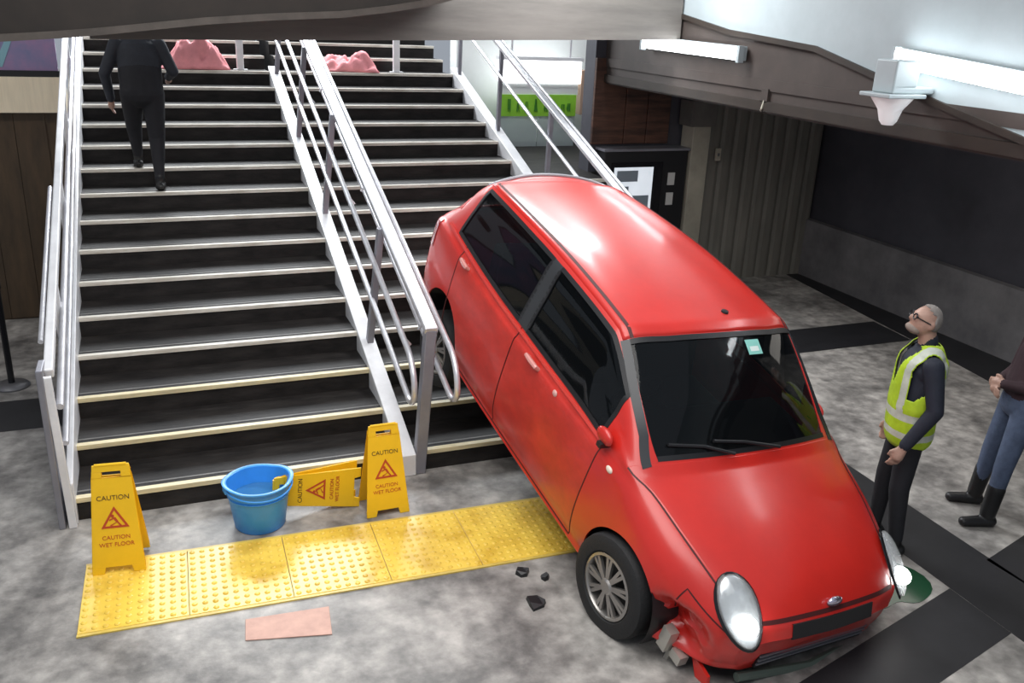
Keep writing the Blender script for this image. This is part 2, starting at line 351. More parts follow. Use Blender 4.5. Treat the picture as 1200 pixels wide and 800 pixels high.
# ------------------------------------------------------------------ tactile strip
ts = tag(bpy.data.objects.new('tactile_strip', None), 'yellow studded tactile paving strip at the foot of the stairs', 'tactile paving'); COL.objects.link(ts); ts.location = (.04, -.955, 0); ts.rotation_euler = (0, 0, -.028)
YF, YB = -.345, .345
dome = [(.018, 0), (.016, .0035), (.011, .006), (0, .0066)]
xs_ = [.02, .62, 1.22, 1.82, 2.42, 3.02, 3.40]
for a, b in zip(xs_[:-1], xs_[1:]):
    sk = lambda x: .018*(x-1.5)
    o = MB().box((a+.002, YF, 0), (b-.002, YB, .012)).obj('plate', M_TACT, ts, bevel=.002)
    mb = MB(); nx = int((b-a)/.06+.5); ny = 11
    for i in range(nx):
        for j in range(ny):
            cx, cy = a+(i+.5)*(b-a)/nx, YF+(j+.5)*(YB-YF)/ny
            n = 8; vs_ = []
            for r, z in dome[:-1]: vs_ += [(cx+r*math.cos(2*math.pi*k/n), cy+r*math.sin(2*math.pi*k/n), .012+z) for k in range(n)]
            vs_.append((cx, cy, .012+.0066))
            fs = [(q*n+k, q*n+(k+1) % n, (q+1)*n+(k+1) % n, (q+1)*n+k) for q in range(2) for k in range(n)]+[(2*n+k, 2*n+(k+1) % n, 3*n) for k in range(n)]
            mb.add(vs_, fs)
    d = mb.obj('studs', M_TACT, o, smooth=True, fix=False); d['kind'] = 'stuff'
for nm, y in (('edge_strip', YF-.012), ('edge_strip', YB+.012)):
    MB().box((.02, y-.012, 0), (3.40, y+.012, .009)).obj(nm, mat('yellow_edge', (.80, .58, .12), .4, nscale=6, namt=.3), ts)

# ------------------------------------------------------------------ wet floor signs
def sign_panel(mb, w0, w1, H, th=.012, hole=True):
    # flat board in XZ, foot notch and hand hole, thickness along Y; w0 bottom half width, w1 top
    def hw(z): return w0+(w1-w0)*z/H
    hz0, hz1, hx = H*.885, H*.94, w1*.52
    rows = [0, .045, hz0, hz1, H]
    for z0, z1 in zip(rows[:-1], rows[1:]):
        if z0 == 0: segs = [(-hw(0), -hw(0)*.55, -hw(z1), -hw(0)*.48), (hw(0)*.55, hw(0), hw(0)*.48, hw(z1))]
        elif z0 == hz0 and hole: segs = [(-hw(z0), -hx, -hw(z1), -hx), (hx, hw(z0), hx, hw(z1))]
        else: segs = [(-hw(z0), hw(z0), -hw(z1), hw(z1))]
        for a, b, c, d in segs: mb.prism([(a, z0), (b, z0), (d, z1), (c, z1)], 'y', -th/2, th/2)
    return mb
def wet_sign(label, loc_, rz, tilt=(0, 0), H=.64, spread=.13, M4=None):
    t = thing('wet_floor_sign', label, 'sign', loc_, (0, 0, rz), 'yellow wet floor signs')
    if M4 is not None: t.rotation_euler = M4
    ang = math.asin(spread/H)
    for s_, nm in ((-1, 'front_panel'), (1, 'back_panel')):
        p = sign_panel(MB(), .155, .105, H).obj(nm, M_SIGNY, t, bevel=.003)
        p.location = (0, s_*spread, 0); p.rotation_euler = (-s_*-ang*-1 if False else s_*ang, 0, 0)
        yo = -.0075 if s_ < 0 else .0075
        rot = Matrix.Rotation(math.pi/2, 4, 'X') if s_ < 0 else Matrix.Rotation(math.pi, 4, 'Z') @ Matrix.Rotation(math.pi/2, 4, 'X')
        # triangle outline
        def at(x, z): return (x, yo, z)
        mb = MB(); c = H*.50; Rr = .085
        tri = [(0, c+Rr), (-Rr*.95, c-Rr*.62), (Rr*.95, c-Rr*.62)]; tin = [(x*.72, c+(z-c)*.72-.002) for x, z in tri]
        for k in range(3):
            a, b2 = tri[k], tri[(k+1) % 3]; a2, b3 = tin[k], tin[(k+1) % 3]
            mb.prism([a, b2, b3, a2], 'y', yo-.001, yo+.001)
        mb.obj('warning_triangle', M_SIGNR, p)
        mb = MB()  # slipping figure
        mb.lathe([(0, -.001), (.010, -.001), (.010, .001), (0, .001)], 10, 'y', M=Matrix.Translation((-.012, yo, c+.024)))
        for q in ([(-.012, c+.013), (.004, c+.016), (.020, c-.012), (.008, c-.018)], [(.008, c-.018), (.020, c-.012), (-.022, c-.040), (-.030, c-.034)], [(.008, c-.014), (.019, c-.014), (.038, c-.040), (.028, c-.042)], [(-.010, c+.012), (-.004, c+.006), (-.030, c-.006), (-.032, c+.002)]):
            mb.prism(q, 'y', yo-.001, yo+.001)
        mb.obj('slipping_figure', M_SIGNR, p)
        for body, z, sz in (('CAUTION', H*.70, .042), ('CAUTION', H*.335, .036), ('WET FLOOR', H*.27, .036)):
            text_part(body, sz, Matrix.Translation((0, yo, z)) @ rot, M_SIGNK if z > H*.6 else M_SIGNR, p)
    mb = MB().tube([(-.09, 0, H*math.cos(ang)+.0), (.09, 0, H*math.cos(ang))], .010, 8); mb.obj('hinge', M_SIGNY, t)
    return t
wet_sign('upright yellow wet floor sign standing alone at the left end of the tactile strip', (.28, -.62, .0115), -.10, H=.70)
wet_sign('upright yellow wet floor sign in front of the middle railing', (2.02, -.44, 0), .02, H=.66)
wet_sign('fallen yellow wet floor sign lying on its side behind the blue bucket', (1.86, -.33, .155), 0, H=.60, spread=.06, M4=(math.radians(0), math.radians(-86), math.radians(2)))

# ------------------------------------------------------------------ bucket
bk = thing('bucket', 'blue plastic bucket with pouring lips on the floor before the stairs', 'bucket', (1.16, -.40, 0), (0, 0, .2)); bk.scale = (1.1, 1.1, 1.12)
prof = [(0, .0), (.148, .0), (.154, .006), (.188, .285), (.206, .290), (.208, .300), (.196, .304), (.182, .296), (.147, .012), (0, .012)]
def bucket_mesh():
    mb = MB().lathe(prof, 40)
    mb.v = [(x*(1+.05*(z/.3)*math.cos(2*math.atan2(y, x))), y, z+(.012*max(0, math.cos(2*math.atan2(y, x))) if z > .27 else 0)) for x, y, z in mb.v]
    return mb
bucket_mesh().obj('body', M_BLUE, bk, smooth=True)
sharp_smooth(bk.children[0], 50)
MB().lathe([(.177, .215), (.188, .215), (.190, .223), (.178, .223)], 40, closed=True).obj('rib', M_BLUE, bk, smooth=True)
hp = [(-.205*math.cos(a), -.10*math.sin(a)-.10*math.sin(a)*0, .285-.05*math.sin(a)) for a in [math.pi*k/16 for k in range(17)]]
MB().tube([(x, -.21*math.sin(math.pi*k/16), .285-.03*math.sin(math.pi*k/16)) for k, (x, y, z) in enumerate(hp)], .006, 8).obj('handle', M_BLUE, bk, smooth=True)
for s_ in (-1, 1):
    MB().box((s_*.20-.012, -.03, .262), (s_*.20+.012, .03, .305)).obj('handle_lug', M_BLUE, bk, bevel=.004)
MB().lathe([(0, .19), (.166, .19)], 32).obj('water', mat('murky_water', (.05, .20, .42), .05), bk)

# ------------------------------------------------------------------ small floor things
tag(MB().prism([(.93, -1.64), (1.40, -1.74), (1.43, -1.48), (.95, -1.45)], 'z', 0, .006).obj('floor_tile', M_SALM, bevel=.002), 'loose salmon pink rectangular tile on the concrete before the tactile strip', 'tile')
def blob(cx, cy, r, n, th, seed, sx=1):
    rnd = random.Random(seed); k0 = [rnd.uniform(0, 6.28) for _ in range(4)]
    pts = []
    for i in range(n):
        a = 2*math.pi*i/n; rr_ = r*(1+.18*math.sin(2*a+k0[0])+.12*math.sin(3*a+k0[1])+.07*math.sin(5*a+k0[2]))
        pts.append((cx+rr_*math.cos(a)*sx, cy+rr_*math.sin(a)))
    return MB().prism(pts, 'z', 0, th)
tag(blob(4.86, -2.30, .36, 36, .004, 3, .72).obj('coolant_puddle', M_GREEN), 'dark green fluid puddle spreading from under the car front', 'puddle')
for i, (x, y, r, lab) in enumerate(((2.62, -1.85, .07, 'black plastic shard on the floor left of the front wheel'), (2.66, -1.52, .05, 'small black plastic chip close to the corner of the tactile strip'), (2.78, -1.62, .04, 'tiny black plastic crumb between tactile strip and front wheel'))):
    rnd = random.Random(i+5); mb = MB()
    pts = [(x+r*rnd.uniform(.6, 1.2)*math.cos(a), y+r*rnd.uniform(.6, 1.2)*math.sin(a)) for a in [k*1.047 for k in range(6)]]
    top = [(px*.9+x*.1, py*.9+y*.1, rnd.uniform(.012, .04)) for px, py in pts]
    mb.add([(a, b, 0) for a, b in pts]+top, [tuple(range(6))[::-1], tuple(range(6, 12))]+[(k, (k+1) % 6, 6+(k+1) % 6, 6+k) for k in range(6)])
    tag(mb.obj('car_debris', M_BLACK), lab, 'debris')
# stanchion by the left wall
t = thing('stanchion', 'slim black stanchion post on a round base beside the brown wall', 'stanchion', (-.68, 2.62, 0))
MB().lathe([(0, 0), (.15, 0), (.15, .012), (.13, .03), (.03, .04), (0, .04)], 28).obj('base', mat('dull_metal_base', (.16, .16, .17), .4, .6), t, smooth=True)
sharp_smooth(t.children[0])
MB().lathe([(0, .04), (.028, .04), (.028, .92), (.036, .93), (.036, 1.0), (0, 1.0)], 16).obj('pole', M_BLACKG, t, smooth=True); sharp_smooth(t.children[1])
# purple poster above the cream fascia
t = thing('poster_panel', 'purple and teal poster panel above the cream fascia', 'poster', (-.12, 4.6, 2.63))
MB().box((-3.2, 0, 0), (0, .05, .62)).obj('print', M_POST, t)
MB().box((-3.2, -.012, .60), (0, 0, .63)).obj('frame', M_BLACK, t)
MB().prism([(-.58, .03), (-.50, .03), (-.38, .30), (-.44, .30)], 'y', -.004, 0).obj('print_streak', mat('poster_teal', (.22, .42, .50), .5), t)
MB().prism([(-.92, .02), (-.86, .02), (-.80, .30), (-.90, .30)], 'y', -.004, 0).obj('print_streak', mat('poster_pink', (.45, .22, .36), .5), t)

# ------------------------------------------------------------------ right hand hall furniture
ks = thing('ticket_kiosk', 'black kiosk with a lit white screen behind the red car', 'kiosk', (5.95, 4.05, 0))
MB().box((0, 0, 0), (1.20, .24, 1.80)).obj('body', M_BLACK, ks, bevel=.01)
MB().box((.10, -.012, .95), (.84, 0, 1.66)).obj('screen_frame', M_BLACKG, ks, bevel=.004)
MB().box((.14, -.018, 1.00), (.70, -.012, 1.60)).obj('screen', M_SCREEN, ks)
for x0_, z0_, x1_, z1_ in ((.18, 1.42, .48, 1.56), (.18, 1.06, .36, 1.36), (.42, 1.08, .66, 1.24)): MB().box((x0_, -.020, z0_), (x1_, -.018, z1_)).obj('screen_block', mat('screen_block_grey', (.30, .36, .42), .3), ks)
for z in (1.36, 1.10): MB().box((.93, -.012, z), (1.03, 0, z+.16)).obj('notice', mat('pale_notice', (.62, .62, .60), .5), ks)
MB().box((-.02, -.02, 1.80), (1.22, .24, 1.83)).obj('top_trim', M_GREYP, ks)
jm = tag(MB().box((7.18, 4.02, 0), (7.44, 4.3, 2.10)).obj('door_jamb', M_JAMB, bevel=.008), 'beige upright jamb between black kiosk and grey hoarding', 'jamb')
tag(MB().box((7.12, 4.0, 2.10), (7.50, 4.3, 2.42)).obj('jamb_block', mat('grey_block', (.16, .15, .135), .6, nscale=3, namt=.3), bevel=.008), 'grey block on top of the beige jamb', 'block')
t = thing('switch_box', 'small pale switch box on the edge of the grey hoarding', 'switch', (7.60, 4.055, 1.66)); MB().box((-.04, -.03, 0), (.04, .0, .16)).obj('cover', M_JAMB, t, bevel=.006); MB().box((-.012, -.04, .06), (.012, -.03, .10)).obj('rocker', M_DADO, t)
hd = thing('hoarding', 'grey folded sheet hoarding closing off the back of the hall', 'hoarding', (7.46, 4.1, 0))
for i in range(9):
    x0 = i*.205
    mb = MB().prism([(x0, 0), (x0+.05, -.014), (x0+.155, -.014), (x0+.20, 0), (x0+.20, .03), (x0, .03)], 'z', .0, 2.42)
    mb.obj('sheet_fold', M_HOARD, hd)
MB().box((0, -.04, 2.42), (1.85, .06, 2.50)).obj('head_rail', M_BEAM, hd)
# lit sign with lime banner
sg = thing('hanging_sign', 'lit white lightbox with a lime green banner hung below it', 'sign', (5.454, 6.49, -.78)); sg.scale = (1.23,)*3
MB().box((0, 0, 2.60), (1.04, .10, 2.86)).obj('lightbox', M_LBOX, sg, bevel=.01)
MB().box((-.02, -.01, 2.86), (1.06, .11, 2.90)).obj('lightbox_cap', M_STEELW, sg)
MB().box((1.04, -.01, 2.24), (1.22, .14, 2.76)).obj('end_box', mat('tan_box', (.52, .36, .27), .5), sg, bevel=.006)
MB().box((.02, .03, 2.47), (1.02, .05, 2.60)).obj('pale_panel', M_WHITEW, sg)
gb = MB().box((.0, .02, 2.22), (1.0, .05, 2.47)).obj('banner', mat('lime', (.36, .80, .06), .5, nscale=3, namt=.25), sg)
rnd = random.Random(2)
for i, (a, hgt) in enumerate(((.10, .15), (.22, .10), (.33, .12), (.45, .15), (.58, .15), (.70, .09), (.80, .09), (.88, .10))):
    mb = MB(); z0 = 2.27
    for k in range(2): mb.prism([(a+k*.03+rnd.uniform(-.01, .01), z0+rnd.uniform(0, .04)), (a+.016+k*.03, z0), (a+.02+k*rnd.uniform(-.02, .04), z0+hgt), (a+.008+k*.02, z0+hgt)], 'y', .012, .02)
    mb.obj('banner_mark', mat('dark_lime', (.06, .26, .03), .5), gb)
MB().box((.02, .03, 1.86), (.50, .045, 2.22)).obj('glass_pane', M_CLEARP, sg); MB().box((.51, .03, 1.86), (1.0, .045, 2.22)).obj('glass_pane', M_CLEARP, sg)
for x in (.15, .9): MB().tube([(x, .05, 2.90), (x, .05, 4.3)], .012, 8).obj('hanger_rod', M_STEEL, sg)
# strip lights on the side beam
def strip_light(y0, y1, label, z=3.08, z1=None, r=.026):
    z1 = z if z1 is None else z1
    t = thing('strip_light', label, 'light', (5.93, (y0+y1)/2, (z+z1)/2), group=None)
    dy, dz = (y1-y0)/2, (z1-z)/2
    MB().bar((.022, -dy, -dz+.03), (.022, dy, dz+.03), .05, .13).obj('housing', M_SOFF, t, bevel=.006)
    for k in (0, 1): sharp_smooth(MB().tube([(-.035, -dy*.97, -dz+.055-.06*k), (-.035, dy*.97, dz+.055-.06*k)], r, 12).obj('tube', M_TUBE, t))
    for s_ in (-1, 1): MB().box((-.06, s_*dy-.02, s_*dz-.05), (.0, s_*dy+.02, s_*dz+.10)).obj('end_cap', M_SOFF, t)
strip_light(1.40, 3.25, 'white tube strip light on the beam above the hoarding', 3.075, 3.10)
strip_light(-2.6, -.55, 'white tube strip light on the beam beside the conical dome fitting', 2.99, 3.16, .036)
dl = thing('dome_fitting', 'white conical dome fitting hanging from a bracket under the strip light', 'fitting', (5.70, -.80, 2.72)); dl.scale = (1.15,)*3
MB().lathe([(0, 0), (.035, .004), (.055, .03), (.075, .10), (.12, .16), (.13, .175), (0, .175)], 28).obj('dome', mat('white_dome', (.85, .86, .88), .35, emit=(1, 1, 1), estr=.15), dl, smooth=True); sharp_smooth(dl.children[0])  # faint glow added to the white dome material
MB().box((-.15, -.13, .175), (.15, .13, .20)).obj('mount_plate', M_SOFF, dl, bevel=.006)
MB().box((-.09, -.09, .20), (.245, .09, .24)).box((-.09, -.09, .24), (.10, .09, .40)).obj('bracket_box', M_SOFF, dl, bevel=.01)
t = thing('ceiling_hook', 'small pale bracket under the taupe beam above the hoarding', 'bracket', (6.0, 1.05, 2.70)); MB().box((-.03, -.05, 0), (.05, .05, .12)).obj('plate', M_BEAMG, t); MB().tube([(-.02, 0, .02), (-.04, 0, -.06), (-.02, .03, -.08)], .01, 8).obj('hook', M_JAMB, t)

# ------------------------------------------------------------------ pink cloths
def cloth(label, loc_, sx, sy, h, seed, rz):
    nx, ny = 34, 22; vs_ = []; rnd = random.Random(seed)
    for j in range(ny+1):
        for i in range(nx+1):
            u, v = i/nx*2-1, j/ny*2-1
            e = max(0, 1-max(abs(u), abs(v))**3)
            n = mnoise.noise(Vector((u*1.6+seed, v*1.6, 0)))*.5+.5+.35*mnoise.noise(Vector((u*4, v*4, seed)))+.12*mnoise.noise(Vector((u*9, v*9, seed)))
            r_ = 1+.10*mnoise.noise(Vector((u*2, v*2, seed+9)))
            vs_.append((u*sx*r_, v*sy*r_, .008+h*e*max(.05, n)))
    fs = [(j*(nx+1)+i, j*(nx+1)+i+1, (j+1)*(nx+1)+i+1, (j+1)*(nx+1)+i) for j in range(ny) for i in range(nx)]
    o = MB().add(vs_, fs).obj('pink_sheet', M_PINK, smooth=True, fix=False); o.location = loc_; o.rotation_euler = (0, 0, rz)
    s_ = o.modifiers.new('thick', 'SOLIDIFY'); s_.thickness = .008; s_.offset = 1
    return tag(o, label, 'cloth')
cloth('large pink sheet heaped on the upper steps beside the person in black', (1.34, 14.55*TR, zn(TR*14)), .42, .19, .46, 3, 0)
cloth('crumpled pink cloth dropped on the upper steps right of the middle railing', (3.32, 14.55*TR, zn(TR*14)), .42, .19, .32, 8, -.2)

# ------------------------------------------------------------------ red hatchback
CAR_POSE = dict(loc=(3.775, -2.005, -.075), rot=(-.084, .26, -1.469), s=1.026)
CROWS = [  # x, dx of columns 5..9, (half width, height) of columns 1..9
 (.700, (.03, .05, .07, .08, .085), ((.46, .31), (.53, .37), (.57, .44), (.565, .50), (.53, .55), (.44, .58), (.32, .595), (.16, .60), (0, .60))),
 (.620, (.03, .06, .09, .105, .11), ((.56, .28), (.65, .35), (.69, .44), (.685, .54), (.63, .615), (.52, .65), (.38, .67), (.2, .68), (0, .682))),
 (.460, (.02, .05, .08, .10, .105), ((.64, .25), (.74, .32), (.775, .44), (.76, .58), (.70, .685), (.59, .735), (.43, .765), (.22, .785), (0, .79))),
 (.180, (.01, .03, .05, .06, .065), ((.70, .18), (.79, .26), (.815, .45), (.795, .67), (.735, .785), (.63, .835), (.46, .865), (.24, .885), (0, .89))),
 (-.10, (0, .02, .04, .05, .055), ((.72, .17), (.80, .25), (.83, .48), (.81, .75), (.765, .865), (.68, .91), (.50, .94), (.26, .96), (0, .965))),
 (-.26, (0, .0, .05, .10, .115), ((.72, .17), (.80, .25), (.83, .48), (.81, .80), (.778, .905), (.755, .95), (.645, .985), (.33, 1.013), (0, 1.02))),
 (-.52, (0, 0, .01, .085, .11), ((.72, .17), (.80, .25), (.83, .48), (.81, .82), (.778, .915), (.725, 1.06), (.655, 1.20), (.355, 1.255), (0, 1.27))),
 (-.81, (0, 0, .0, .06, .08), ((.72, .17), (.80, .25), (.83, .48), (.81, .83), (.778, .925), (.715, 1.18), (.63, 1.410), (.345, 1.475), (0, 1.49))),
 (-.99, (0, 0, .0, .03, .04), ((.72, .17), (.80, .25), (.83, .48), (.81, .835), (.778, .93), (.71, 1.205), (.622, 1.455), (.345, 1.515), (0, 1.53))),
 (-1.60, (0, 0, 0, 0, 0), ((.72, .17), (.80, .25), (.83, .48), (.81, .86), (.778, .955), (.705, 1.235), (.61, 1.49), (.335, 1.545), (0, 1.56))),
 (-2.15, (0, 0, 0, 0, 0), ((.72, .18), (.80, .26), (.83, .49), (.81, .885), (.775, .985), (.69, 1.25), (.59, 1.485), (.325, 1.535), (0, 1.55))),
 (-2.65, (0, 0, 0, 0, 0), ((.70, .20), (.79, .28), (.825, .50), (.80, .925), (.76, 1.03), (.67, 1.26), (.56, 1.46), (.31, 1.505), (0, 1.52))),
 (-2.92, (0, 0, .03, .03, .02), ((.66, .23), (.77, .30), (.81, .52), (.785, .945), (.74, 1.05), (.645, 1.24), (.53, 1.42), (.295, 1.465), (0, 1.48))),
 (-3.14, (-.01, .02, .05, .05, .05), ((.62, .26), (.73, .33), (.775, .54), (.755, .945), (.705, 1.03), (.61, 1.13), (.50, 1.23), (.28, 1.27), (0, 1.28))),
 (-3.27, (-.02, -.02, -.02, -.03, -.03), ((.55, .30), (.65, .36), (.70, .54), (.685, .87), (.63, .96), (.53, 1.00), (.40, 1.02), (.22, 1.03), (0, 1.035))),
]
WIDE = 1.05
CROWS = [(x_, d_, tuple((y_*(WIDE if i_ > 2 else (.97, .98, 1.)[i_]), z_) for y_, z_ in p_)) for i_, (x_, d_, p_) in enumerate(CROWS)]
CG = np.zeros((len(CROWS), 10, 3))
for i_, (x_, dx_, pts_) in enumerate(CROWS):
    CG[i_, 0] = (x_, 0, pts_[0][1])
    for j_, (y_, z_) in enumerate(pts_): CG[i_, j_+1] = (x_+(dx_[j_-4] if j_ >= 4 else 0), y_, z_)
NR = len(CROWS)
def cr(p0, p1, p2, p3, t): return .5*((2*p1)+(-p0+p2)*t+(2*p0-5*p1+4*p2-p3)*t*t+(-p0+3*p1-3*p2+p3)*t**3)
def crow(i):
    return 2*CG[0]-CG[1] if i < 0 else (2*CG[-1]-CG[-2] if i >= NR else CG[i])
def mir(p): return p*np.array((1, -1, 1))
def dent(p):
    # crash damage on the corner that is crushed
    if p[1] > .2:
        d = np.array((.45, -.80, .42)); q = p*np.array((1, -1, 1)); r = np.linalg.norm((q-d)/np.array((.26, .30, .20)))
        if r < 1:
            k = (1-r*r)**2; n = mnoise.noise(Vector(p*9))+.6*mnoise.noise(Vector(p*21))
            p = p+k*np.array((-.07+.045*n, -.12+.08*n, .03*n))
    return p
def S(u, v, side=-1):
    u = min(max(u, 0), NR-1); i = min(int(u), NR-2); t = u-i
    R = cr(crow(i-1), crow(i), crow(i+1), crow(i+2), t)
    v = min(max(v, 0), 9); j = min(int(v), 8); s_ = v-j
    g = lambda k: mir(R[-k]) if k < 0 else (mir(R[18-k]) if k > 9 else R[k])
    p = cr(g(j-1), g(j), g(j+1), g(j+2), s_)
    if side < 0: p = dent(p)
    return np.array((p[0], p[1]*side, p[2]))
def u_of_x(x):
    lo, hi = 0., NR-1.
    for _ in range(40):
        m_ = (lo+hi)/2; i = min(int(m_), NR-2); xx = cr(crow(i-1)[3], crow(i)[3], crow(i+1)[3], crow(i+2)[3], m_-i)[0]
        if xx > x: lo = m_
        else: hi = m_
    return (lo+hi)/2
def Nrm(u, v, side=-1):
    a = S(u+.02, v, side)-S(u-.02, v, side); b = S(u, v+.02, side)-S(u, v-.02, side)
    n = np.cross(a, b); n /= np.linalg.norm(n)+1e-12
    c = S(u, v, side)-np.array((-1.3, 0, .6))
    return n if n @ c > 0 else -n
car = thing('hatchback_car', 'red five door hatchback car nose down at the foot of the stairs', 'car', CAR_POSE['loc'], CAR_POSE['rot'])
K_ = CAR_POSE['s']
def cmesh(mb, name, m, parent=None, smooth=True, fix=True):
    mb.v = [tuple(np.array(v)*K_) for v in mb.v]
    o = mb.obj(name, m, parent or car, fix=fix)
    if smooth: sharp_smooth(o, 35)
    return o
UX = u_of_x
uW0, uW1 = 5.12, 6.93             # windscreen
WF = (UX(-.56), UX(-1.56)); WR = (UX(-1.68), UX(-2.78)); WV = (5.22, 6.84)
DF = (UX(-.50), UX(-1.62)); DR = (UX(-1.62), UX(-2.60)); DV = (1.75, 5.16)
HV, HU = 5.75, (1.02, 5.02)
RW = (12.25, 13.75)
ul = sorted(set([round(x, 4) for x in list(np.arange(0, NR-1+.001, .125))+[uW0, uW1, *WF, *WR, *DF, *DR, *HU, *RW]]))
vl = sorted(set([round(x, 4) for x in list(np.arange(0, 9.001, .125))+[*WV, *DV, HV, 7.14]]))
RA = .335; ARCH = ((0.0, .30), (-2.64, .30))
regs = {}
def reg_of(u, v):
    if uW0 < u < uW1 and v > 7.14: return None
    if RW[0] < u < RW[1] and v > 6.4: return None
    if WV[0] < v < WV[1] and (WF[0] < u < WF[1] or WR[0] < u < WR[1]): return None
    if v < .95: return 'underbody'
    if HU[0] < u < HU[1] and v > HV: return 'bonnet'
    if DV[0] < v < DV[1]:
        if DF[0] < u < DF[1]: return 'front_door'
        if DR[0] < u < DR[1]: return 'rear_door'
    if u < 2.3 and v < 4.6: return 'front_bumper'
    if u > 12.6 and v < 3.2: return 'rear_bumper'
    if v > 7 and 7.0 < u < 12.3: return 'roof'
    if v > 5.75 and u > 12.3: return 'tailgate'
    return 'body_shell'
for side in (-1, 1):
    G = np.array([[S(u, v, side) for v in vl] for u in ul]); D = np.full(G.shape[:2], 9.)
    for xc, zc in ARCH:
        d = np.hypot(G[..., 0]-xc, G[..., 2]-zc); ok = (np.array(vl)[None, :] <= 4.4) & (np.abs(G[..., 1]) > .42)
        d = np.where(ok, d, 9.); D = np.minimum(D, d)
        near = np.zeros_like(ok)
        k = np.where(near, RA/np.maximum(d, .01), 1)
        G[..., 0] = xc+(G[..., 0]-xc)*k; G[..., 2] = zc+(G[..., 2]-zc)*k
        D = np.where(near & (np.abs(D-d) < 1e-9), RA, D)
    for i in range(len(ul)-1):
        for j in range(len(vl)-1):
            q = [(i, j), (i+1, j), (i+1, j+1), (i, j+1)]
            rg = reg_of((ul[i]+ul[i+1])/2, (vl[j]+vl[j+1])/2)
            if rg is None: continue
            key = rg+('' if rg in ('underbody', 'bonnet', 'front_bumper', 'rear_bumper', 'roof', 'tailgate', 'body_shell') else str(side))
            mb = regs.setdefault(key, MB()); mb.add([G[a] for a in q], [(0, 1, 2, 3)])
# close nose and tail
nose = [S(0, v, -1) for v in vl]+[S(0, v, 1) for v in vl[::-1]]; regs['front_bumper'].add(nose, [tuple(range(len(nose)))])
tail = [S(NR-1, v, -1) for v in vl]+[S(NR-1, v, 1) for v in vl[::-1]]; regs['rear_bumper'].add(tail, [tuple(range(len(tail)))])
for key, mb in regs.items():
    nm = key.rstrip('-1'); m = M_BLACK if nm == 'underbody' else (M_REDD if 'door' in nm else M_RED)
    o = cmesh(mb, nm, m); sd = o.modifiers.new('thick', 'SOLIDIFY'); sd.thickness = .012; sd.offset = -1; regs[key] = o
cut = MB()
for xc, zc in ARCH:
    for s_ in (-1, 1): cut.lathe([(0, s_*.44*K_), (RA*K_, s_*.44*K_), (RA*K_, s_*1.1*K_), (0, s_*1.1*K_)], 56, 'y', M=Matrix.Translation((xc*K_, 0, zc*K_)))
cut_o = link('cutter', cut.mesh('cutter', M_SEAM)); cut_o.parent = car
for o in regs.values():
    if any(k in o.name for k in ('body_shell', 'bumper', 'door', 'underbody')):
        bo = o.modifiers.new('arch', 'BOOLEAN'); bo.object = cut_o; bo.operation = 'DIFFERENCE'; bo.solver = 'EXACT'
        me_ = bpy.data.meshes.new_from_object(o.evaluated_get(bpy.context.evaluated_depsgraph_get())); o.modifiers.clear(); o.data = me_; sharp_smooth(o, 35)
bpy.data.objects.remove(cut_o)
# ribbons along the surface
def path_pts(pts, side, n=24):
    out = []
    for (a, b), (c, d) in zip(pts[:-1], pts[1:]):
        for k in range(n): t = k/n; out.append((a+(c-a)*t, b+(d-b)*t))
    out.append(pts[-1]); return out
def ribbon(pts, side, w, name, m, parent=None, off=.002, n=16, close=False):
    P = path_pts(pts+([pts[0]] if close else []), side, n); mb = MB(); vs_ = []
    C3 = [S(u, v, side) for u, v in P]; NN = [Nrm(u, v, side) for u, v in P]
    for k in range(len(P)):
        d = C3[min(k+1, len(P)-1)]-C3[max(k-1, 0)]; d /= np.linalg.norm(d)+1e-9
        t = np.cross(NN[k], d); t /= np.linalg.norm(t)+1e-9
        for s_ in (-1, 1): vs_.append(C3[k]+t*s_*w/2+NN[k]*off)
        for s_ in (1, -1): vs_.append(C3[k]+t*s_*w/2-NN[k]*.004)
    fs = [(k*4+a, k*4+(a+1) % 4, (k+1)*4+(a+1) % 4, (k+1)*4+a) for k in range(len(P)-1) for a in range(4)]
    mb.add(vs_, fs); return cmesh(mb, name, m, parent)
def patch(u0, u1, v0, v1, side, off, name, m, parent=None, nu=14, nv=14, both=False):
    mb = MB()
    for sd in ((-1, 1) if both else (side,)):
        vs_ = [S(u0+(u1-u0)*i/nu, v0+(v1-v0)*j/nv, sd)+Nrm(u0+(u1-u0)*i/nu, min(v0+(v1-v0)*j/nv, 8.97), sd)*off for i in range(nu+1) for j in range(nv+1)]
        mb.add(vs_, [(i*(nv+1)+j, (i+1)*(nv+1)+j, (i+1)*(nv+1)+j+1, i*(nv+1)+j+1) for i in range(nu) for j in range(nv)])
    return cmesh(mb, name, m, parent)
ws = patch(uW0-.02, uW1+.02, 7.12, 9, 0, -.006, 'windscreen', M_GLASS, both=True)
patch(RW[0]-.02, RW[1]+.02, 6.38, 9, 0, -.006, 'rear_window', M_GLASS, both=True)
ribbon([(uW0, 7.14), (uW0, 9)], -1, .03, 'windscreen_trim', M_BLACK, ws); ribbon([(uW0, 7.14), (uW0, 9)], 1, .03, 'windscreen_trim', M_BLACK, ws)
ribbon([(uW1, 7.14), (uW1, 9)], -1, .035, 'windscreen_trim', M_BLACK, ws); ribbon([(uW1, 7.14), (uW1, 9)], 1, .035, 'windscreen_trim', M_BLACK, ws)
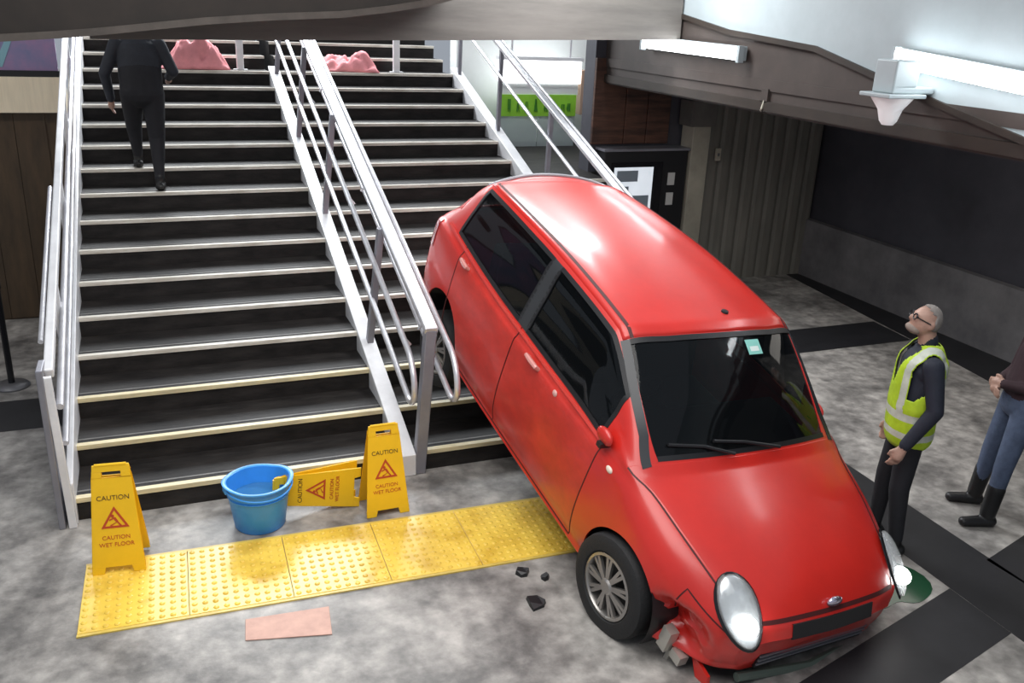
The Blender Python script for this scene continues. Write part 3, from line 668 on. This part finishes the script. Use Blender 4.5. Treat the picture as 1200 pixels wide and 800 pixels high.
for side in (-1, 1):
    ribbon([(4.95, 6.75), (5.5, 7.0), (7.0, 7.05)], side, .055, 'front_pillar_trim', mat('dark_pillar', (.02, .022, .026), .25), ws)
    fd, rd = regs['front_door%d' % side], regs['rear_door%d' % side]
    patch(WF[0]-.01, WF[1]+.01, WV[0]-.01, WV[1]+.01, side, -.006, 'side_window', M_GLASS, fd)
    patch(WR[0]-.01, WR[1]+.01, WV[0]-.01, WV[1]+.01, side, -.006, 'side_window', M_GLASS, rd)
    patch(WF[1]-.0, WR[0]+.0, WV[0]-.05, WV[1]+.05, side, .003, 'centre_pillar', mat('charcoal_pillar', (.035, .038, .042), .4), None, 4, 14)
    for wv, par in ((WF, fd), (WR, rd)):
        ribbon([(wv[0], WV[0]), (wv[1], WV[0]), (wv[1], WV[1]), (wv[0], WV[1])], side, .03, 'window_seal', M_BLACK, par, .003, close=True)
    ribbon([(5.9, 5.06), (7, 5.06), (12.2, 5.06)], side, .022, 'belt_glint_bead', mat('gloss_red_glint', (.72, .05, .035), .16, coat=1), None, .010)  # raised gloss bead added to catch the highlight along the belt line
    ribbon([(7.0, 7.22), (12.3, 7.22)], side, .022, 'roof_channel', M_SEAM, None, .001)
    for dd, par in ((DF, fd), (DR, rd)):
        ribbon([(dd[0], DV[1]), (dd[0], DV[0]), (dd[1], DV[0]), (dd[1], DV[1])], side, .009, 'door_seam', M_SEAM, par, .0015)
    ribbon([(HU[0], HV), (HU[1], HV)], side, .010, 'bonnet_seam', M_SEAM, regs['bonnet'], .0015)
    ribbon([(HU[0], HV), (HU[0], 9)], side, .024, 'bonnet_seam', M_SEAM, regs['bonnet'], .0015)
    ribbon([(2.3, 1.2), (2.3, 4.6), (1.0, 4.6)], side, .008, 'bumper_seam', M_SEAM, regs['front_bumper'], .0015)
    # handles
    for dd, par, f_ in ((DF, fd, .86), (DR, rd, .86)):
        u0 = dd[0]+(dd[1]-dd[0])*f_; c = S(u0, 4.45, side); n = Nrm(u0, 4.45, side); a = S(u0-.10, 4.45, side)+n*.03; b = S(u0+.10, 4.45, side)+n*.03
        hm = mat('handle_pale_red', (.70, .30, .27), .2, coat=.8)
        cmesh(MB().tube([a-n*.03, a, (a+b)/2+n*.008, b, b-n*.03], [.013, .016, .018, .016, .013], 8), 'door_handle', hm, par)
    # scuffed lock cover next to the handle
    c = S(DF[0]+(DF[1]-DF[0])*.70, 4.40, side); n = Nrm(DF[0]+(DF[1]-DF[0])*.70, 4.40, side)
    cmesh(MB().ell(c+n*.004, (.024, .010, .022)), 'lock_cover', mat('lock_pale', (.74, .42, .38), .3), fd)
    # side repeater and mirror
    c = S(UX(-.36), 4.25, side); n = Nrm(UX(-.36), 4.25, side); cmesh(MB().ell(c, (.030, .012, .020)), 'side_repeater', mat('repeater_lens', (.85, .72, .60), .2), None)
    c = S(UX(-.47), 5.25, side)+Nrm(UX(-.47), 5.25, side)*.035
    mo = cmesh(MB().ell(c+np.array((-.02, 0, .035)), (.075, .028, .048)), 'wing_mirror', M_RED, None)
    cmesh(MB().box(c-np.array((.02, .045, .02)), c+np.array((.02, .03, .01))), 'mirror_arm', M_BLACK, mo)
    # rear lamp
    rl = patch(12.7, 13.6, 3.6, 4.9, side, .006, 'tail_lamp', mat('tail_lamp_red', (.40, .01, .01), .1, coat=.8), None, 8, 8)
    # headlamp
    hu, hv = (1.50, 5.85) if side < 0 else (1.70, 5.15); c = S(hu, hv, side); n = Nrm(hu, hv, side)
    d1 = S(hu+.2, hv+.12, side)-S(hu-.2, hv-.12, side); d1 -= n*(d1 @ n); d1 /= np.linalg.norm(d1); d2 = np.cross(n, d1)
    def dome_pts(a, b, h, off, nn=28, mm=7):
        vs_ = []
        for j in range(mm+1):
            ph = j/mm*math.pi/2
            for k in range(nn):
                t = 2*math.pi*k/nn; e = 1+.10*math.cos(t)
                vs_.append(c+d1*a*math.cos(ph)*math.cos(t)+d2*b*e*math.cos(ph)*math.sin(t)+n*(off+h*math.sin(ph)))
        fs = [(j*nn+k, j*nn+(k+1) % nn, (j+1)*nn+(k+1) % nn, (j+1)*nn+k) for j in range(mm) for k in range(nn)]
        return MB().add(vs_, fs)
    hl = cmesh(dome_pts(.205, .118, .030, -.012), 'headlamp_bezel', M_BLACKG, None)
    cmesh(dome_pts(.188, .101, .030, -.004), 'reflector', mat('lamp_reflector', (.72, .76, .78), .18, .75, nscale=9, namt=.55), hl)
    bc = c-d1*.075+n*.030
    cmesh(MB().ell(bc, (.060, .060, .045)), 'bulb_bowl', M_BULB, hl)
    cmesh(dome_pts(.192, .105, .058, .004), 'lens', M_LENS, hl)
# grille, lower intake, emblem, plate holder, lip
ribbon([(.35, 7.2), (.35, 9)], -1, .085, 'grille_slot', M_BLACK, regs['front_bumper'], .003); ribbon([(.35, 7.2), (.35, 9)], 1, .085, 'grille_slot', M_BLACK, regs['front_bumper'], .003)
patch(.25, .9, 2.0, 3.4, 1, .004, 'lower_intake', M_BLACK, regs['front_bumper'], 6, 6)
cmesh(MB().box((.705, -.40, .33), (.722, .42, .45)), 'lower_grille', M_BLACK, regs['front_bumper'])
for z in (.355, .385, .415): cmesh(MB().box((.722, -.40, z), (.730, .42, z+.010)), 'grille_bar', M_GREYP, regs['front_bumper'])
c = S(1.25, 9, 1); cmesh(MB().ell(c+np.array((.01, 0, .012)), (.022, .055, .032)), 'emblem', mat('violet_tinted_chrome', (.65, .60, .72), .12, .9), regs['bonnet'])  # violet tint puts the purple reflection into the chrome colour
cmesh(MB().tube([S(.2, 1.1, -1)+np.array((.03, 0, -.03)), np.array((.74, -.25, .27)), np.array((.77, 0, .27)), np.array((.74, .25, .27)), S(.2, 1.1, 1)+np.array((.03, 0, -.03)), S(1.4, 1.1, 1)+np.array((0, .02, -.03))], .026, 8), 'bumper_lip', mat('grey_green_lip', (.10, .13, .11), .35), regs['front_bumper'])
# torn bumper end and exposed metal
cmesh(MB().prism([(.50, .28), (.66, .26), (.70, .15), (.60, .17)], 'y', -.64, -.62), 'torn_flap', M_RED, regs['front_bumper'], False)
cmesh(MB().box((.36, -.76, .22), (.43, -.70, .36)).box((.44, -.72, .20), (.52, -.66, .26)).box((.40, -.70, .12), (.43, -.67, .22)), 'exposed_bracket', mat('bare_metal', (.55, .53, .48), .35, .6), None, False)
# wipers, aerial base, parking sticker
for y0, y1 in ((.15, -.50), (.55, -.05)):
    pts = [S(5.14, 9-abs(y)*2.9 if abs(y) < .55 else 7.4, -1 if y < 0 else 1)+np.array((.0, 0, .016)) for y in (y0, (y0+y1)/2, y1)]
    cmesh(MB().tube([S(5.10, 8.5, 1 if y0 > .3 else -1)+np.array((.03, 0, .02)), S(5.22, 8.0 if y1 < -.3 else 8.8, -1)+np.array((0, 0, .022)), S(5.30, 7.4 if y1 < -.3 else 8.2, -1)+np.array((0, 0, .018))], .010, 6), 'wiper', M_BLACK, ws)
a = S(7.6, 9, 1); cmesh(MB().lathe([(0, 0), (.026, 0), (.022, .018), (0, .024)], 14, M=Matrix.Translation(Vector(a+np.array((-.05, .12, -.006))))), 'aerial_base', M_BLACK, regs['roof'])
patch(6.55, 6.80, 8.30, 8.62, 1, .001, 'parking_sticker', mat('teal_sticker', (.25, .62, .55), .4, emit=None), ws, 3, 3)
patch(6.60, 6.68, 8.36, 8.56, 1, .002, 'sticker_print', mat('white_sticker_print', (.75, .85, .82), .4), ws, 2, 2)
# roof spoiler
mb = MB(); n = 20; vs_ = []
for k in range(n+1):
    y = -.56+1.12*k/n; e = abs(y)/.56; z = 1.475-.085*e**2.2; x = -2.80+.05*e**2
    vs_ += [(x+.12, y, z+.022), (x-.10, y, z+.028), (x-.13, y, z+.016), (x+.10, y, z-.01)]
mb.add(vs_, [(k*4+a, k*4+(a+1) % 4, k*4+4+(a+1) % 4, k*4+4+a) for k in range(n) for a in range(4)]+[(0, 1, 2, 3), (n*4+3, n*4+2, n*4+1, n*4)])
so = cmesh(mb, 'roof_spoiler', M_RED, None)
cmesh(MB().tube([(-2.945+.05*(abs(y)/.56)**2, y, 1.497-.085*(abs(y)/.56)**2.2) for y in np.linspace(-.56, .56, 21)], .014, 8), 'spoiler_edge', mat('spoiler_edge_pale', (.55, .55, .58), .25, .5), so)
# wheels
def wheel(name, x, y, z, side, steer=0):
    w_ = bpy.data.objects.new(name, None); COL.objects.link(w_); w_.parent = car; w_.location = Vector((x, y, z))*K_; w_.rotation_euler = (0, .2, steer)
    s_ = side
    def lm(prof, nm, m, n=36):
        mb = MB().lathe([(r*K_, a*s_*K_) for r, a in prof], n, 'y', closed=True); o = mb.obj(nm, m, w_); return sharp_smooth(o, 40)
    lm([(.194, -.125), (.194, .070), (.209, .088), (.262, .092), (.294, .078), (.304, .045), (.304, -.10), (.292, -.125), (.26, -.135)], 'tyre', M_RUB)
    lm([(.196, .06), (.196, .082), (.180, .086), (.172, .070), (.172, -.08), (.190, -.08)], 'rim', M_ALLOY)
    lm([(0.0, .0), (.172, .0), (.172, .012), (0.0, .012)], 'brake_disc', mat('dark_brake', (.03, .03, .03), .5, .5))
    lm([(0, .050), (.05, .050), (.05, .080), (.038, .092), (0, .094)], 'hub_cap', M_ALLOY, 20)
    for k in range(9):
        a = 2*math.pi*k/9; mb = MB()
        for da in (-.10, .10):
            p = [(.045, a+da*.5), (.178, a+da)]
            A = Vector((p[0][0]*math.cos(p[0][1]), s_*.072, p[0][0]*math.sin(p[0][1])))*K_; B = Vector((p[1][0]*math.cos(p[1][1]), s_*.066, p[1][0]*math.sin(p[1][1])))*K_
            mb.bar(A, B, .021, .020, up=(0, 1, 0))
        mb.obj('spoke', M_ALLOY, w_)
    return w_
wheel('front_wheel', -.02, -.80, .285, -1, .06); wheel('front_wheel', 0, .775, .405, 1, .06)
wheel('rear_wheel', -2.64, -.765, .13, -1); wheel('rear_wheel', -2.64, .765, .13, 1)
for xc, zc in ARCH:
    for s_ in (-1, 1):
        mb = MB(); n = 26; vs_ = []
        for k in range(n+1):
            a = -.35+(math.pi+.7)*k/n
            for rr_, yy in ((RA+.006, .835), (RA+.006, .44)): vs_.append((xc+rr_*math.cos(a), s_*yy*(.985 if yy > .9 else 1), zc+rr_*math.sin(a)))
        mb.add(vs_, [(k*2, k*2+1, k*2+3, k*2+2) for k in range(n)])
        b0 = len(mb.v); mb.add([(xc+(RA+.012)*math.cos(a), s_*.44, zc+(RA+.012)*math.sin(a)) for a in [2*math.pi*k/24 for k in range(24)]], [tuple(range(24))])
        cmesh(mb, 'wheel_liner', M_BLACK, None)
# interior
def ibox(lo, hi, nm, m, par=None, bev=.03):
    o = cmesh(MB().box(lo, hi), nm, m, par, False); b = o.modifiers.new('bevel', 'BEVEL'); b.width = bev; b.segments = 3; return o
ibox((-.75, -.70, .78), (-.22, .70, .93), 'dashboard', M_BLACK)
for y in (-.37, .37):
    st_ = ibox((-1.55, y-.24, .50), (-1.02, y+.24, .66), 'seat', M_SEAT)
    o = cmesh(MB().prism([(-1.50, .62), (-1.36, .62), (-1.52, 1.12), (-1.62, 1.12)], 'y', y-.22, y+.22), 'seat_back', M_SEAT, st_, False)
    o = cmesh(MB().prism([(-1.56, 1.15), (-1.48, 1.15), (-1.52, 1.32), (-1.60, 1.32)], 'y', y-.12, y+.12), 'head_rest', M_SEAT, st_, False)
ibox((-2.45, -.60, .50), (-1.98, .60, .68), 'rear_bench', M_SEAT); ibox((-2.56, -.60, .60), (-2.42, .60, 1.12), 'rear_bench_back', M_SEAT)
sw = cmesh(MB().tube([(-.86+.06*math.sin(t), -.37+.17*math.cos(t), .96+.17*math.sin(t)) for t in [2*math.pi*k/24 for k in range(25)]], .014, 8, cap=False).tube([(-.86, -.53, .96), (-.84, -.37, .95), (-.86, -.21, .96)], .012, 6).tube([(-.84, -.37, .95), (-.70, -.37, .90)], .022, 8), 'steering_wheel', M_BLACK, None)

# ------------------------------------------------------------------ people
def cone_mesh(mb, p0, r0, p1, r1, side=None, k=1., n=24):
    p0, p1 = Vector(p0), Vector(p1); d = p1-p0; L = d.length; d = d/L
    a = Vector(side) if side else (Vector((0, 1, 0)) if abs(d.y) < .9 else Vector((1, 0, 0)))
    x = (a-d*a.dot(d)).normalized(); y = d.cross(x)
    rings = []
    for t in (-.98, -.7, -.35): rings.append((p0+d*(t*r0), r0*math.sqrt(1-t*t)))
    for q in (0, .25, .5, .75, 1): rings.append((p0+d*(L*q), r0+(r1-r0)*q))
    for t in (.35, .7, .98): rings.append((p1+d*(t*r1), r1*math.sqrt(1-t*t)))
    vs_ = [c+x*(r*k*math.cos(2*math.pi*i/n))+y*(r*math.sin(2*math.pi*i/n)) for c, r in rings for i in range(n)]
    m = len(rings)
    fs = [(j*n+i, j*n+(i+1) % n, (j+1)*n+(i+1) % n, (j+1)*n+i) for j in range(m-1) for i in range(n)]+[tuple(range(n))[::-1], tuple(range((m-1)*n, m*n))]
    mb.add(vs_, fs)
def remeshed(mb, voxel, smooth=4):
    me = mb.mesh('tmp', M_BLACK); o = link('tmp', me)
    r = o.modifiers.new('r', 'REMESH'); r.mode = 'VOXEL'; r.voxel_size = voxel; r.use_smooth_shade = True
    s_ = o.modifiers.new('s', 'SMOOTH'); s_.factor = .5; s_.iterations = smooth
    dg = bpy.context.evaluated_depsgraph_get(); out = bpy.data.meshes.new_from_object(o.evaluated_get(dg))
    bpy.data.objects.remove(o); bpy.data.meshes.remove(me); out.materials.clear(); return out
def centers(me):
    c = np.zeros(len(me.polygons)*3); me.polygons.foreach_get('center', c); return c.reshape(-1, 3)
def seg_dist(C, p0, r0, p1, r1):
    p0, p1 = np.array(p0, float), np.array(p1, float); d = p1-p0; t = np.clip(((C-p0) @ d)/(d @ d), 0, 1)
    return np.linalg.norm(C-(p0+t[:, None]*d), axis=1)-(r0+(r1-r0)*t)
def hand(segs, wrist, dirv, palm_n, side):
    # palm with five bent fingers; dirv points to the fingertips, palm_n out of the palm, side towards the thumb
    w_, d, n, s_ = Vector(wrist), Vector(dirv).normalized(), Vector(palm_n).normalized(), Vector(side).normalized()
    segs.append((w_, .027, w_+d*.075, .034, 'skin', tuple(s_), 1.15))
    for k, (off, L) in enumerate(((.030, .070), (.010, .080), (-.010, .076), (-.029, .060))):
        b = w_+d*.085+s_*off; m_ = b+d*L*.55+n*.006; e = m_+(d*.72+n*.7).normalized()*L*.45
        segs.append((b, .0100, m_, .0095, 'skin', None, 1)); segs.append((m_, .0095, e, .0080, 'skin', None, 1))
    b = w_+d*.025+s_*.030; m_ = b+(d*.6+s_*.7).normalized()*.038; e = m_+(d*.95+n*.2).normalized()*.032
    segs.append((b, .0130, m_, .0110, 'skin', None, 1)); segs.append((m_, .0110, e, .0090, 'skin', None, 1))
def body(name, label, loc_, rz, segs, head, hair, group=None, face_dir=(1, 0, 0), extra=None):
    root = thing(name, label, 'person', loc_, (0, 0, rz), group)
    mb = MB()
    for p0, r0, p1, r1, m, sd, k in segs: cone_mesh(mb, p0, r0, p1, r1, sd, k)
    hc, hr = Vector(head[0]), head[1]; f = Vector(face_dir).normalized(); up = Vector(head[2]).normalized() if len(head) > 2 else Vector((0, 0, 1))
    l = up.cross(f).normalized(); up = f.cross(l); HM = Matrix((f, l, up)).transposed()
    hp_ = lambda a, b, c: hc+HM @ Vector((a, b, c))
    mb.ell(hc, (hr*.98, hr*.78, hr*1.12), 24, 16, HM)
    mb.ell(hp_(hr*.28, 0, -hr*.62), (hr*.60, hr*.56, hr*.50), 18, 12, HM)          # jaw and chin
    mb.ell(hp_(hr*.98, 0, -hr*.16), (hr*.22, hr*.15, hr*.26), 12, 8, HM)            # nose
    mb.ell(hp_(hr*.80, 0, hr*.20), (hr*.18, hr*.55, hr*.12), 14, 8, HM)             # brow
    mb.ell(hp_(hr*.80, 0, -hr*.60), (hr*.14, hr*.28, hr*.09), 12, 8, HM)            # lips
    for s_ in (-1, 1): mb.ell(hp_(-.02, s_*hr*.80, -hr*.08), (hr*.20, hr*.09, hr*.30), 12, 8, HM)  # ears
    me = remeshed(mb, .0085, 3); C = centers(me)
    names = []; D = []
    for p0, r0, p1, r1, m, sd, k in segs:
        D.append(seg_dist(C, p0, r0, p1, r1)); names.append(m)
    hd_ = np.linalg.norm(C-np.array(hc), axis=1)-hr*1.05; D.append(np.minimum(hd_, np.linalg.norm(C-np.array(hp_(hr*.4, 0, -hr*.6)), axis=1)-hr*.5)); names.append('skin')
    best = np.argmin(np.array(D), axis=0); keys = sorted(set(names)); idx = np.array([keys.index(n_) for n_ in names])[best]
    for k in keys: me.materials.append(M_MAT[k])
    me.polygons.foreach_set('material_index', idx.astype(np.int32)); me.update()
    b = link('body', me, root)
    # eyes and hair as children
    for s_ in (-1, 1): MB().ell(hp_(hr*.82, s_*hr*.34, hr*.04), (hr*.12, hr*.14, hr*.10), 10, 8, HM).obj('eye', mat('dark_eye', (.03, .02, .02), .3), root, smooth=True)
    if hair:
        hm, cut, grow, back = hair
        mb2 = MB().ell(hc, (hr*(.98+grow), hr*(.78+grow), hr*(1.12+grow)), 28, 20, HM)
        keep = []
        for fc in mb2.f:
            c = sum((Vector(mb2.v[i]) for i in fc), Vector())/len(fc); q = HM.transposed() @ (c-hc)
            if q.z/hr > cut+(.55 if q.x > 0 else 0)*(q.x/hr) or (q.x/hr < -.15 and q.z/hr > back): keep.append(fc)
        mb2.f = keep; mb2.mi = [0]*len(keep); o = mb2.obj('hair', M_MAT[hm], root, smooth=True)
        so_ = o.modifiers.new('t', 'SOLIDIFY'); so_.thickness = .012; so_.offset = -.5
    if extra: extra(root, hp_, hr, HM)
    return root
def legs(segs, hipz, foot_l, foot_r, knee_l, knee_r, mt, ms, spread=.095, kr=.058, shin=None, hip_r=.088):
    for s_, ft, kn in ((1, foot_l, knee_l), (-1, foot_r, knee_r)):
        h = Vector((0, s_*spread, hipz)); k = Vector(kn); a = Vector(ft)+Vector((-.0, 0, .085))
        segs.append((h, hip_r, k, kr+.008, mt, None, 1)); segs.append((k, kr+.008, a+Vector((0, 0, .05)), .047, mt if not shin else shin, None, 1)); segs.append((a+Vector((0, 0, .06)), .046, a-Vector((0, 0, .03)), .044, ms if not shin else shin, None, 1))
        segs.append((Vector(ft)+Vector((-.035, 0, .043)), .043, Vector(ft)+Vector((.165, s_*.02, .034)), .034, ms, (0, 1, 0), 1.15))

# hi-vis man beside the car: facing the stairs, chin lifted
sg_ = []
legs(sg_, .93, (-.02, .13, 0), (.06, -.11, 0), (.02, .12, .50), (.05, -.11, .50), 'black_trousers', 'black_shoes')
sg_ += [((0, 0, .94), .125, (.01, 0, 1.10), .128, 'black_trousers', (0, 1, 0), 1.30), ((.01, 0, 1.08), .130, (0, 0, 1.34), .128, 'navy_jacket', (0, 1, 0), 1.38), ((0, 0, 1.34), .115, (-.01, 0, 1.42), .082, 'navy_jacket', (0, 1, 0), 1.75),
        ((-.01, 0, 1.44), .066, (-.005, 0, 1.52), .058, 'navy_jacket', None, 1), ((0, 0, 1.50), .055, (.02, 0, 1.60), .055, 'skin', None, 1)]
for s_, el, wr in ((1, (-.05, .26, 1.13), (.08, .25, .88)), (-1, (-.05, -.26, 1.13), (.02, -.25, .86))):
    sg_ += [((-.01, s_*.185, 1.40), .066, el, .052, 'navy_jacket', None, 1), (el, .052, wr, .040, 'navy_jacket', None, 1)]
    hand(sg_, Vector(wr)+Vector((.010, 0, -.018)), (.35, 0, -.93), (0, -s_, 0), (1, 0, .2))
def vest(root, hp_, hr, HM):
    mb = MB()
    for p0, r0, p1, r1, sd, k in (((0, 0, .88), .148, (.01, 0, 1.10), .150, (0, 1, 0), 1.30), ((.01, 0, 1.08), .150, (0, 0, 1.34), .150, (0, 1, 0), 1.36), ((0, 0, 1.34), .135, (-.01, 0, 1.42), .104, (0, 1, 0), 1.72)):
        cone_mesh(mb, p0, r0, p1, r1, sd, k)
    me = remeshed(mb, .009, 5); bm = bmesh.new(); bm.from_mesh(me)
    kill = []
    for f_ in bm.faces:
        c = f_.calc_center_median(); y = abs(c.y)
        if c.z < .80 or y > .205 or (c.z > 1.16 and (y-.160)**2/.05**2+(c.z-1.30)**2/.17**2 < 1 and y > .155) or (c.x**2+c.y**2 < .085**2 and c.z > 1.44) or (c.x > .05 and c.z > 1.20 and y < (c.z-1.20)*.36): kill.append(f_)
    bmesh.ops.delete(bm, geom=kill, context='FACES'); bm.to_mesh(me); bm.free()
    for k in ('hivis_yellow', 'silver_tape'): me.materials.append(M_MAT[k])
    C = centers(me); z = C[:, 2]; y = np.abs(C[:, 1])
    tape = ((z > .875) & (z < .925)) | ((z > 1.005) & (z < 1.055)) | ((z > 1.055) & (y > .105) & (y < .150) & (z < 1.5))
    me.polygons.foreach_set('material_index', tape.astype(np.int32)); me.polygons.foreach_set('use_smooth', [True]*len(me.polygons)); me.update()
    o = link('safety_vest', me, root); s2 = o.modifiers.new('t', 'SOLIDIFY'); s2.thickness = .006; s2.offset = 1
    # spectacles and short beard
    gm = MB()
    for s_ in (-1, 1):
        gm.tube([hp_(hr*1.0, s_*hr*.36+hr*.24*math.cos(t), hr*.04+hr*.20*math.sin(t)) for t in [2*math.pi*k/16 for k in range(17)]], .004, 6, cap=False)
        gm.tube([hp_(hr*.98, s_*hr*.60, hr*.06), hp_(0, s_*hr*.86, hr*.04)], .004, 6)
    gm.tube([hp_(hr*1.02, -hr*.12, hr*.06), hp_(hr*1.02, hr*.12, hr*.06)], .004, 6); gm.obj('spectacles', M_BLACK, root)
    MB().ell(hp_(hr*.42, 0, -hr*.80), (hr*.60, hr*.58, hr*.36), 18, 12, HM).obj('beard', mat('short_grey_beard', (.34, .27, .23), .8, nscale=30, namt=.3), root, smooth=True)
FACE = math.atan2(.50, -.86)
body('person', 'person in a yellow hi-vis vest looking up beside the red car', (5.22, -1.98, 0), FACE, sg_, ((.035, 0, 1.645), .094, (-.38, 0, .92)), ('grey_hair', .62, .03, -.35), None, (.92, .10, .38), vest)

# onlooker in boots
sg_ = []
legs(sg_, .90, (.02, .17, 0), (-.03, -.16, 0), (.03, .15, .48), (-.01, -.14, .48), 'blue_jeans', 'black_boots')
for s_, kx in ((1, .02), (-1, -.03)):
    sg_.append(((kx, s_*.165, .10), .056, (kx+.005, s_*.16, .30), .062, 'black_boots', None, 1))
sg_ += [((0, 0, .91), .125, (0, 0, 1.02), .120, 'blue_jeans', (0, 1, 0), 1.35), ((0, 0, 1.0), .128, (0, 0, 1.28), .122, 'maroon_top', (0, 1, 0), 1.35), ((0, 0, 1.28), .11, (-.01, 0, 1.37), .078, 'maroon_top', (0, 1, 0), 1.7),
        ((-.01, 0, 1.38), .06, (0, 0, 1.46), .054, 'maroon_top', None, 1), ((0, 0, 1.45), .05, (.015, 0, 1.54), .05, 'skin', None, 1)]
for s_, el, wr in ((1, (-.02, .24, 1.08), (.19, .06, 1.07)), (-1, (-.02, -.24, 1.08), (.19, -.06, 1.03))):
    sg_ += [((-.01, s_*.17, 1.34), .060, el, .048, 'maroon_top', None, 1), (el, .048, wr, .036, 'maroon_top', None, 1)]
    hand(sg_, Vector(wr)+Vector((.005, 0, 0)), (.3, -s_*.8, -.15), (-.8, -s_*.2, -.3), (.2, 0, 1))
sg_ = [((p0[0]-.13*p0[2], *tuple(p0)[1:]), r0, (p1[0]-.13*p1[2], *tuple(p1)[1:]), r1, m, sd, k) for p0, r0, p1, r1, m, sd, k in sg_]
body('person', 'person in a dark maroon top, blue jeans and black boots with hands clasped', (6.20, -1.87, 0), FACE+.1, sg_, ((.03-.208, 0, 1.60), .094), ('brown_hair', .25, .06, -.9), None)

# climber seen from behind: right foot on the ninth tread, left foot one higher
sg_ = []; dz = RI
legs(sg_, .96, (.33, .10, dz), (-.10, -.09, 0.0), (.26, .11, .62), (.02, -.10, .52), 'black_trousers', 'black_shoes', hip_r=.118, kr=.072)
sg_ += [((0, 0, .96), .145, (.05, 0, 1.14), .142, 'black_trousers', (0, 1, 0), 1.42), ((.05, 0, 1.10), .138, (.12, 0, 1.36), .135, 'dark_uniform', (0, 1, 0), 1.50), ((.12, 0, 1.36), .12, (.13, 0, 1.45), .085, 'dark_uniform', (0, 1, 0), 1.8),
        ((.13, 0, 1.46), .062, (.15, 0, 1.54), .055, 'dark_uniform', None, 1), ((.15, 0, 1.52), .053, (.17, 0, 1.60), .053, 'skin', None, 1)]
for s_, el, wr in ((1, (.08, .33, 1.14), (.16, .30, .90)), (-1, (.06, -.31, 1.17), (.28, -.27, 1.10))):
    sg_ += [((.12, s_*.20, 1.42), .070, el, .056, 'dark_uniform', None, 1), (el, .054, wr, .042, 'dark_uniform', None, 1)]
    hand(sg_, Vector(wr)+Vector((.01, 0, -.01)), (.25, 0, -.95) if s_ > 0 else (.9, 0, -.3), (0, -s_, 0), (1, 0, .2) if s_ > 0 else (0, 0, 1))
body('person', 'person in dark uniform climbing the stairs, seen from behind', (.66, 8*TR+.22, zn(TR*8)), math.pi/2, sg_, ((.20, 0, 1.68), .098, (-.1, 0, 1)), ('black_hair', .0, .06, -.9), None)
